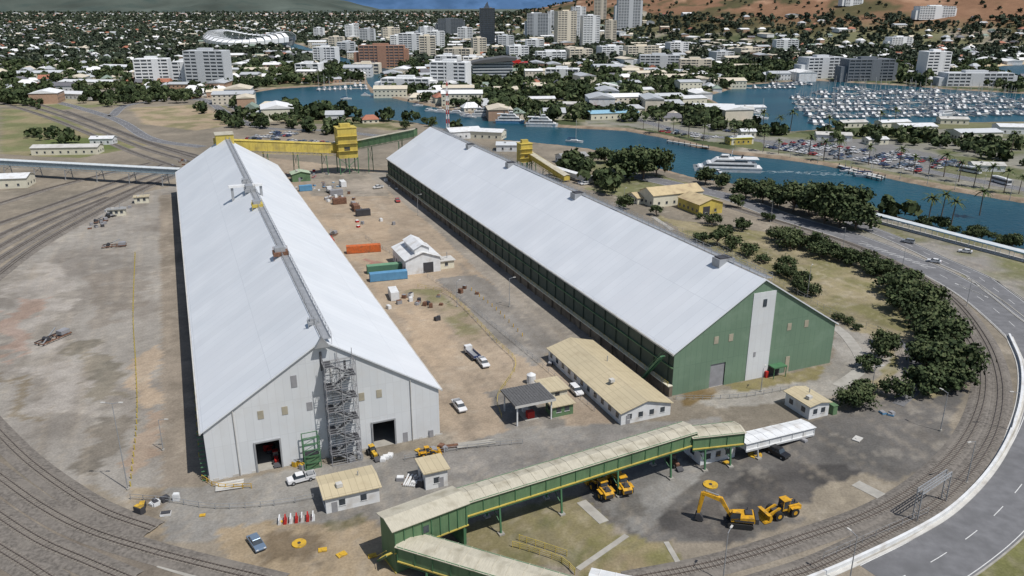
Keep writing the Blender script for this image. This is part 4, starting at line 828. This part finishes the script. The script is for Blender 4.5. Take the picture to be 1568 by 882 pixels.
GLS=mat('blue_grey_frame',(.09,.11,.14),.3,.1); BRN=mat('brown_facade',K(165,128,108),.7,.1); BEI=mat('beige_facade',K(215,206,188),.7,.08); LG=mat('light_grey_facade',K(196,199,201),.6,.06); DG=mat('dark_grey_facade',K(110,116,122),.6,.08)
TW=mat('tower_white',(.68,.69,.69),.6,.05)
block('office_tower',747,76,22,18,GLS,'glass',depth=22,rz=.1)
x,y=P(747,76); B=MB(); d_=DEP(747,76)/F; B.prof([(-5*d_,0),(4*d_,0),(2*d_,4*d_),(0,11*d_),(-3*d_,7*d_)],0,6,GLS); B.obj('tower_crown',x,y+8,58*d_*1.02-1,.1)
LST=[('apartment_tower',823,60,32,24,LG,'apt'),('apartment_tower',868,72,30,22,BEI,'apt'),('apartment_tower',886,60,20,17,TW,'apt'),('hotel_tower',905,72,26,28,TW,'office'),('apartment_tower',918,56,18,16,BEI,'apt'),('apartment_tower',962,60,34,14,LG,'apt'),
('office_building',690,54,38,31,DG,'office'),('office_building',628,85,34,54,TW,'office'),('hotel_building',585,103,68,72,BRN,'office'),('apartment_building',686,137,55,98,TW,'apt'),('apartment_building',684,122,34,88,TW,'apt'),('office_building',655,92,24,58,BEI,'office'),
('office_building',497,98,34,74,TW,'office'),('apartment_building',235,130,48,93,TW,'apt'),('apartment_building',316,134,60,82,LG,'apt'),('apartment_building',282,132,30,97,TW,'apt'),('office_building',620,139,74,121,TW,'office'),
('apartment_building',1263,120,62,90,LG,'apt'),('apartment_building',1332,124,72,93,DG,'apt'),('apartment_tower',1434,120,36,82,TW,'apt'),('apartment_building',1428,67,62,49,TW,'apt'),('apartment_building',1380,74,36,58,TW,'apt'),('apartment_building',1500,132,100,113,LG,'apt'),
('office_building',540,60,20,40,TW,'office'),('office_building',562,66,22,46,LG,'office'),('office_building',600,62,26,44,BEI,'office'),('office_building',668,76,26,50,TW,'office'),('office_building',712,64,22,44,TW,'office'),('office_building',640,66,24,50,LG,'office'),
('office_building',700,98,40,76,BEI,'office'),('office_building',775,76,24,56,LG,'office'),('office_building',795,92,30,72,TW,'office'),('office_building',845,96,44,80,TW,'office'),('office_building',792,108,34,96,RED,'office'),('office_building',890,92,36,76,BEI,'office'),('apartment_building',940,90,40,72,TW,'apt'),
('apartment_building',985,92,50,72,BEI,'apt'),('apartment_building',1010,106,60,86,LG,'apt'),('apartment_building',1065,110,46,92,BEI,'apt'),('office_building',515,78,22,58,BEI,'office'),('office_building',470,112,36,98,TW,'office'),('office_building',860,120,50,106,TW,'office'),
('apartment_building',1110,96,30,80,LG,'apt'),('apartment_building',1150,88,36,74,BEI,'apt'),('office_building',560,112,40,98,BEI,'office'),('office_building',735,84,20,60,BEI,'office'),('office_building',488,60,14,44,TW,'office'),('apartment_building',1205,78,34,62,TW,'apt'),('apartment_building',1190,36,50,24,TW,'apt'),
('apartment_tower',845,56,14,30,TW,'apt'),('apartment_tower',935,66,16,34,BEI,'apt'),('office_building',655,74,20,44,TW,'office'),('office_building',610,76,22,56,TW,'office'),('office_building',530,84,26,66,LG,'office'),('office_building',725,104,30,88,TW,'office'),('office_building',820,80,26,62,TW,'office'),('apartment_building',1040,84,30,66,TW,'apt'),('apartment_building',1300,62,30,48,TW,'apt'),('apartment_building',1255,52,26,38,BEI,'apt'),('apartment_building',1485,60,30,46,TW,'apt')]
for t in LST: block(*t)
x,y=P(755,120); B=MB(); d_=DEP(755,120)/F; w=60*d_; B.box(-w/2,w/2,0,30,0,22*d_,BG)
for k in range(6): B.box(-w/2-.5,w/2+.5,-.5,30.5,k*4.4*d_,k*4.4*d_+1.4,LG)
B.prof([(-w*.56,22*d_),(w*.56,26*d_),(w*.62,30*d_),(w*.3,31.5*d_),(-w*.3,27*d_),(-w*.62,23*d_)],-3,34,DROOF); B.obj('courthouse_building',x,y,0,.1); occupied.append((x,y+15,50))
B=MB(); x,y=STAD; n=40; aR,bR=92,80; SW=mat('stadium_membrane',(.8,.81,.82),.5,.04)
def ring(k,ra,z): a=2*math.pi*k/n; return (aR*ra*math.cos(a),bR*ra*math.sin(a)+bR,z)
for k in range(n):
    a=2*math.pi*(k+.5)/n; hi=23+7*math.cos(a*2)+3*math.sin(a); gap=(math.cos(a-0.2)>.9)
    B.add([ring(k,.98,0),ring(k+1,.98,0),ring(k+1,1.02,hi*.35),ring(k,1.02,hi*.35)],[(0,1,2,3)],LCONC if k%2 else GREY)
    B.add([ring(k,.6,1),ring(k+1,.6,1),ring(k+1,.97,hi*.5),ring(k,.97,hi*.5)],[(0,1,2,3)],GREY)
    if not gap:
        pts=[(1.08,hi*.3),(1.09,hi*.7),(1.0,hi*.97),(.82,hi*1.05),(.62,hi*.98)]
        for i in range(4): B.add([ring(k+.04,pts[i][0],pts[i][1]),ring(k+.96,pts[i][0],pts[i][1]),ring(k+.96,pts[i+1][0],pts[i+1][1]),ring(k+.04,pts[i+1][0],pts[i+1][1])],[(0,1,2,3)],SW)
        for i in range(4): B.beam(ring(k,pts[i][0]+.01,pts[i][1]+1),ring(k,pts[i+1][0]+.01,pts[i+1][1]+1),.9,LG)
B.prism([ring(k,.6,0)[:2] for k in range(n)],.2,.6,mat('turf',(.06,.13,.03),.9,.2)); B.obj('stadium',x,y,0,-.1)
for i,(u,v,w,l,h) in enumerate(((1060,172,34,22,5),(1095,176,30,20,5),(1030,160,34,22,5),(985,156,40,22,5),(950,146,36,18,5),(905,184,40,16,5),(1130,172,24,14,4),(1120,222,16,9,4),(1135,210,10,8,4),(1250,215,22,12,4),(1380,205,26,14,5),(1470,215,30,16,5),(1530,205,36,14,5),(1440,190,20,10,4),(720,212,22,11,5),(760,232,18,12,4),(640,150,30,14,5),(400,122,40,18,5),(60,150,60,22,5),(330,112,50,20,5),(90,132,60,24,5),(1490,262,16,9,3.5),(1330,222,14,8,3.5),(10,120,60,30,6),(150,108,60,26,6),(1290,196,20,9,4),(1350,196,24,9,4),(700,140,26,14,5),(800,160,30,12,5),(850,168,26,12,5))):
    x,y=P(u,v); bldg('warehouse_building',0,0,w,l,h,(WHITE,LCONC,WHITE,LG)[i%4] if u!=905 else LBLUE,CREAMW if i%3 else WHITE,rise=h*.3,ax='x',wins=max(3,w//5),xy=(x,y),rz=random.uniform(-.3,.3),wh=1.3); occupied.append((x+w/2,y+l/2,w*.6))
bldg('visitor_kiosk',1118,222,15,8,4,mat('lime_roof',K(190,185,60),.6,.1),YELG,roof='flat',wins=4,rz=.2)
RC=[mat('roof_white',K(232,232,230),.5,.08),mat('roof_grey',K(180,183,185),.5,.1),mat('roof_cream',K(208,198,178),.6,.1),mat('roof_terracotta',K(165,110,88),.7,.15),mat('roof_dark',K(110,110,114),.6,.15),mat('roof_green',K(130,145,132),.6,.1)]
WC=[CREAMW,WHITE,BEI,mat('wall_brick',K(175,145,122),.8,.1)]
B=MB(); trees=[]
def house(B,x,y,w,l,h,rz,hip,rm,wm_,big=False,z=None):
    z=(z1(x,y) if z is None else z)-.3; c,s_=math.cos(rz),math.sin(rz); T=lambda a,b_,zz:(x+a*c-b_*s_,y+a*s_+b_*c,z+zz); r_=(.06 if big else .17)*min(w,l); o=.5; i_=w*.3 if hip else 0
    B.add([T(-w/2,-l/2,-1),T(w/2,-l/2,-1),T(w/2,l/2,-1),T(-w/2,l/2,-1),T(-w/2,-l/2,h),T(w/2,-l/2,h),T(w/2,l/2,h),T(-w/2,l/2,h)],[(0,1,5,4),(1,2,6,5),(2,3,7,6),(3,0,4,7)],wm_)
    B.add([T(-w/2-o,-l/2-o,h),T(w/2+o,-l/2-o,h),T(w/2+o,l/2+o,h),T(-w/2-o,l/2+o,h),T(-w/2-o+i_,0,h+r_*2),T(w/2+o-i_,0,h+r_*2)],[(0,1,5,4),(2,3,4,5),(1,2,5),(3,0,4)],rm)
    n=max(2,int(w/4)); fl=max(1,int(h/3))
    for f_ in range(fl):
        z0=f_*h/fl
        for k in range(n):
            a=-w/2+w*(k+.5)/n; B.add([T(a-.8,-l/2-.05,z0+1),T(a+.8,-l/2-.05,z0+1),T(a+.8,-l/2-.05,z0+2.1),T(a-.8,-l/2-.05,z0+2.1)],[(0,1,2,3)],GLASS)
def ok(x,y): return (not pin(x,y,SITE)) and not wet(x,y) and free(x,y,6)
park_=lambda x,y: math.sin(x*.011+1.3)*math.sin(y*.009+.5)+.5*math.sin(x*.023-y*.017)
y=620.0
while y<4200:
    stp=20+ (y-600)*.0075; halfw=y*.68+60; x=-halfw
    while x<halfw:
        xx=x+random.uniform(-6,6); yy=y+random.uniform(-6,6); x+=stp*random.uniform(.8,1.4)
        if not ok(xx,yy): continue
        z=z1(xx,yy); r_=random.random()
        if z>58: 
            if random.random()<.42: trees.append((xx,yy,random.uniform(2.5,5.5)))
            continue
        dens=.55*(1-z/80)
        if park_(xx,yy)>.62: dens*=.25
        if r_<dens:
            core=(abs(xx-20)<450 and yy<2300)
            big=random.random()<(.35 if core else .1)
            if big: w,l,h=random.uniform(20,38),random.uniform(14,24),random.uniform(4,12 if core else 7); rm=random.choice(RC[:3])
            else: w,l,h=random.uniform(11,18),random.uniform(8,12),random.choice((3,3.2,5.5)); rm=random.choice([RC[0],RC[0],RC[1],RC[1],RC[2],RC[3],RC[4],RC[5]])
            house(B,xx,yy,w,l,h,random.choice((0,1.57))+random.gauss(.15,.12),(not big) and random.random()<.6,rm,random.choice(WC),big,z)
            for _ in range(3 if y<2500 else 2):
                a,b_=xx+random.uniform(-16,16),yy+random.uniform(-18,10)
                if not wet(a,b_) and (abs(a-xx)>8 or abs(b_-yy)>7): trees.append((a,b_,random.uniform(2.5,5.2)))
        elif r_<.97:
            for _ in range(4 if y<2500 else 3):
                a,b_=xx+random.uniform(-14,14),yy+random.uniform(-14,14)
                if not wet(a,b_): trees.append((a,b_,random.uniform(3,6.8)))
    y+=stp
B.obj('distant_houses')
for (u0,v0,u1,v1,n,sp) in ((700,150,1000,185,70,6),(0,150,60,165,14,6),(60,118,150,150,20,6),(155,160,300,150,30,5),(425,180,560,178,25,4),(960,150,1080,185,50,8),(560,170,700,200,14,3),(1000,118,1180,128,70,6),(850,130,960,160,60,8),(1250,205,1568,230,50,10),(20,205,120,222,10,6),(380,190,520,205,20,5),(1480,225,1568,255,14,8),(300,168,380,200,14,4),(1190,110,1240,118,12,3),(860,255,940,290,24,8),(1350,325,1480,352,26,6),(380,128,560,120,50,4),(600,140,760,150,50,5),(1380,126,1568,134,30,3),(1040,190,1200,208,30,5)):
    for i in range(n):
        t=random.random(); x,y=P(u0+(u1-u0)*t,v0+(v1-v0)*t+random.gauss(0,sp*.5))
        if not wet(x,y): trees.append((x,y,random.uniform(2.4,5.2)))
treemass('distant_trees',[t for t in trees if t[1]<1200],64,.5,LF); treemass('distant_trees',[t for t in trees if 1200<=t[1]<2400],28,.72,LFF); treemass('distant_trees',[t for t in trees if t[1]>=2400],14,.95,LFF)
yy=4200.0; tt=[]
while yy<9000:
    stp=32+(yy-4200)*.03; x=-yy*.66
    while x<yy*.3: tt.append((x+random.uniform(-10,10),yy+random.uniform(-15,15),random.uniform(5,10)+ (yy-4200)*.0008)); x+=stp*random.uniform(.6,1.5)
    yy+=stp
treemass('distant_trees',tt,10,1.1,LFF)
B=MB(); yy=4200
while yy<8000:
    x=-yy*.66
    while x<yy*.2: house(B,x,yy+random.uniform(-40,40),random.uniform(16,40),random.uniform(12,25),random.uniform(4,7),random.random()*.5,False,random.choice(RC[:4]),CREAMW,True,0); x+=random.uniform(40,170)
    yy+=75
B.obj('distant_houses')
# ---------------------------------------------------------------- boats
def hull(B,L_,W_,h,m,z=0):
    pts=[(-L_/2,-W_*.42),(0,-W_/2),(L_*.3,-W_*.33),(L_/2,0),(L_*.3,W_*.33),(0,W_/2),(-L_/2,W_*.42)]; n=7
    vs=[(a*.93,b_*.8,z) for a,b_ in pts]+[(a,b_,z+h*(1+.25*max(0,a/L_))) for a,b_ in pts]; B.add(vs,[(i,(i+1)%n,n+(i+1)%n,n+i) for i in range(n)]+[tuple(range(n,2*n))],m)
def yacht(cov):
    B=MB(); hull(B,12,3.4,1.3,WHITE); B.frus(-.3,0,1.3,1.9,(5,2.3),(4,1.8),WHITE); B.box(-2.4,1.8,-1.18,1.18,1.45,1.65,GLASS); B.cyl((.8,0,1.3),(.8,0,15),.13,LCONC,5); B.beam((.8,0,2.9),(-4.2,0,2.8),.5,cov); B.beam((.8,-1,9),(.8,1,9),.08,STEEL); B.beam((5.6,0,1.6),(.8,0,14.5),.05,STEEL); B.box(-5,-2.6,-1.2,1.2,2.6,2.7,cov); B.box(-5,-2.8,-1,1,1.31,1.5,GREY)
    return B.mesh('moored_yacht')
def mboat():
    B=MB(); hull(B,12,3.8,1.5,WHITE); B.frus(-.8,0,1.5,2.8,(7,3.0),(5.4,2.5),WHITE); B.box(-3.4,2.0,-1.5,1.5,1.95,2.4,GLASS); B.frus(-1,0,2.8,3.2,(3.4,2.4),(3,2),GREY); B.box(-2,.4,-1.1,1.1,4.3,4.4,WHITE)
    for s_ in (-1,1): B.beam((-1.8,s_,3),(-1.8,s_,4.3),.1,STEEL); B.beam((.2,s_,3),(.2,s_,4.3),.1,STEEL)
    return B.mesh('moored_motorboat')
NAVY=mat('navy_canvas',(.03,.05,.12),.8,.1)
YMS=[yacht(NAVY),yacht(GREY),mboat(),yacht(WHITE),mboat()]; D=MB()
def berths(poly,a,sp,c0,n,fill,Lr):
    p=PP(poly); d=Vector((math.cos(a),math.sin(a))); nn=Vector((-d.y,d.x)); c0=Vector(P(*c0))
    for r_ in range(n):
        base=c0+nn*(r_*sp); k=-Lr
        while k<Lr:
            q_=base+d*k
            if pin(q_.x,q_.y,p) and wet(q_.x,q_.y):
                D.rbox(q_.x,q_.y,-.85,5.7,1.8,.5,LCONC,a)
                for s_ in (-1,1):
                    c=q_+nn*(s_*8.0)
                    if random.random()<fill and wet(c.x,c.y): inst(random.choice(YMS),'moored_boat',c.x,c.y,-1.3,a+s_*math.pi/2+random.gauss(0,.03),random.uniform(.7,1.15))
                    if int(k/5.5)%2==0: D.rbox(q_.x+nn.x*s_*7,q_.y+nn.y*s_*7,-.85,.7,12,.4,LCONC,a)
            k+=5.5
berths([(1210,152),(1290,134),(1390,136),(1470,142),(1568,148),(1620,152),(1620,180),(1568,180),(1430,180),(1330,183),(1250,190)],.12,41,(1400,186),8,.72,260)
berths([(1135,134),(1200,126),(1240,128),(1200,134),(1150,137)],.1,30,(1180,137),3,.6,80)
berths([(462,138),(500,134),(560,128),(570,136),(500,138)],.2,30,(520,139),3,.8,60)
D.obj('marina_pontoons')
def bigboat(u,v,L_,rz,blue=False,name='passenger_ferry'):
    x,y=P(u,v); B=MB(); W_=L_*.28; hm=BLUE if blue else WHITE
    for s_ in (-1,1):
        pts=[(-L_/2,-.9),(L_*.3,-.9),(L_/2,0),(L_*.3,.9),(-L_/2,.9)]; c=s_*(W_/2-1); vs=[(a*.97,b_*.7+c,-.2) for a,b_ in pts]+[(a,b_+c,2.2) for a,b_ in pts]; B.add(vs,[(i,(i+1)%5,5+(i+1)%5,5+i) for i in range(5)]+[tuple(range(5,10))],hm)
    B.prof([(-L_/2,2.0),(L_*.44,2.0),(L_*.42,2.6),(-L_/2,2.6)],-W_/2,W_/2,WHITE)
    B.prof([(-L_*.42,2.6),(L_*.38,2.6),(L_*.28,4.8),(-L_*.42,4.8)],-W_/2+.3,W_/2-.3,WHITE); B.prof([(-L_*.38,3.3),(L_*.355,3.3),(L_*.32,4.2),(-L_*.38,4.2)],-W_/2+.25,W_/2-.25,GLASS)
    B.prof([(-L_*.36,4.9),(L_*.24,4.9),(L_*.16,6.9),(-L_*.3,6.9)],-W_/2+.9,W_/2-.9,WHITE); B.prof([(-L_*.28,5.4),(L_*.215,5.4),(L_*.18,6.2),(-L_*.28,6.2)],-W_/2+.85,W_/2-.85,GLASS)
    B.box(-L_*.45,-L_*.1,-W_/2+.6,W_/2-.6,6.95,7.1,WHITE); B.prof([(-L_*.02,7.0),(L_*.13,7.0),(L_*.09,8.8),(-L_*.02,8.8)],-1.8,1.8,WHITE); B.prof([(0,7.5),(L_*.122,7.5),(L_*.105,8.3),(0,8.3)],-1.85,1.85,GLASS)
    B.beam((-L_*.05,0,8),(-L_*.07,0,12),.25,WHITE); B.beam((-L_*.06,-1.5,10.5),(-L_*.06,1.5,10.5),.12,WHITE); B.cyl((-L_*.2,1,7),(-L_*.22,1,9),.5,DARK,8)
    for i in range(16): xx=-L_*.48+i*L_*.03; B.beam((xx,-W_/2+.1,2.6),(xx,-W_/2+.1,3.6),.07,STEEL)
    B.obj(name,x,y,-1.1,rz)
bigboat(1113,258,36,math.radians(172)); bigboat(830,191,24,-.1,name='tour_boat'); bigboat(781,186,22,-.1,True,'tour_boat'); bigboat(740,176,18,.1,name='tour_boat')
FO=mat('foam',(.35,.42,.44),.8,.3,scale=.8); B=MB(); x,y=P(1113,258)
for i in range(90):
    t=random.random(); dx=18+t*55; B.rbox(dx,random.gauss(0,1.2+t*2.6),0,random.uniform(1,3.5),random.uniform(.2,.6),.02,FO,random.gauss(0,.15))
B.obj('boat_wake',x,y,-1.17,math.radians(-8))
for u,v,s_ in ((700,172,1.1),(715,175,1),(676,170,1),(660,168,.9),(720,178,.9),(880,215,1),(1330,268,1.1),(1140,196,1),(1450,175,1.7),(1300,260,.8),(560,145,.8),(530,150,.9),(1165,180,1.1),(1155,172,1),(640,160,.8)):
    x,y=P(u,v); inst(random.choice(YMS),'moored_boat',x,y,-1.3,random.uniform(-.4,.4),s_)
B=MB()
for (a,b_,c,d) in ((1022,216,1085,226),(1285,254,1355,272),(1300,262,1350,274)):
    p=P(a,b_);q=P(c,d); B.beam((p[0],p[1],.2),(q[0],q[1],.2),2,LCONC,.4)
    for t in np.linspace(0,1,8): xx=p[0]+(q[0]-p[0])*t; yy=p[1]+(q[1]-p[1])*t; B.cyl((xx,yy,-3),(xx,yy,1.6),.25,DARK,6)
B.obj('jetty')
# ---------------------------------------------------------------- hills
def hill(name,x0,x1,y0,y1,hmax,colr,c2,seed,fade=.2):
    nx,ny=160,24; gx=np.linspace(x0,x1,nx); gy=np.linspace(y0,y1,ny); A,Bb=np.meshgrid(gx,gy); u=(A-x0)/(x1-x0); v=(Bb-y0)/(y1-y0)
    e=np.clip(u/fade,0,1)*np.clip((1-u)/fade,0,1); z=hmax*(fbm(A,Bb,(x1-x0)/6,seed,6)*1.6-.25)*np.sin(np.pi*np.clip(v,0,1))**.8*e**.8-5
    vs=np.stack([A.ravel(),Bb.ravel(),z.ravel()],1).tolist(); ii=np.arange(nx*ny).reshape(ny,nx); q=np.stack([ii[:-1,:-1],ii[:-1,1:],ii[1:,1:],ii[1:,:-1]],-1).reshape(-1,4).tolist()
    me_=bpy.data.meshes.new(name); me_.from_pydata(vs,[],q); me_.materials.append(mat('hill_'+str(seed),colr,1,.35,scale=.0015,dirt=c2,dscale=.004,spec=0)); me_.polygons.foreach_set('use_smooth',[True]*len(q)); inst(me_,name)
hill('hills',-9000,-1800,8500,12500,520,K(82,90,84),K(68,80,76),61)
hill('hills',-6000,5500,15000,21000,900,K(74,102,136),K(64,92,124),62,.12)  # blue air haze is put into the base colours of the remoter ranges
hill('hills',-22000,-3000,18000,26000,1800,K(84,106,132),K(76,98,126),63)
# ---------------------------------------------------------------- light & camera
w=bpy.data.worlds.new('World'); sc.world=w; w.use_nodes=True; N=w.node_tree.nodes; bg=N['Background']; sk=N.new('ShaderNodeTexSky'); sk.sky_type='NISHITA'; sk.sun_disc=False
el=math.radians(60); hx,hy=.80,-.60
sk.sun_elevation=el; sk.sun_rotation=math.atan2(hx,hy); sk.altitude=50; w.node_tree.links.new(sk.outputs[0],bg.inputs[0]); bg.inputs[1].default_value=.09
sl=bpy.data.lights.new('sun','SUN'); sl.energy=4.4; sl.angle=math.radians(.5); sl.color=(1,.965,.92); so=bpy.data.objects.new('sun',sl); sc.collection.objects.link(so)
so.rotation_euler=Vector((hx*math.cos(el),hy*math.cos(el),math.sin(el))).to_track_quat('Z','Y').to_euler(); so.location=(0,0,300)
cd=bpy.data.cameras.new('camera'); cd.lens=28; cd.sensor_width=36; cd.clip_start=1; cd.clip_end=90000; co=bpy.data.objects.new('camera',cd); sc.collection.objects.link(co); co.location=(0,0,H); co.rotation_euler=(math.pi/2-pit,0,0); sc.camera=co
sc.view_settings.view_transform='Standard'; sc.view_settings.look='None'; sc.view_settings.exposure=0
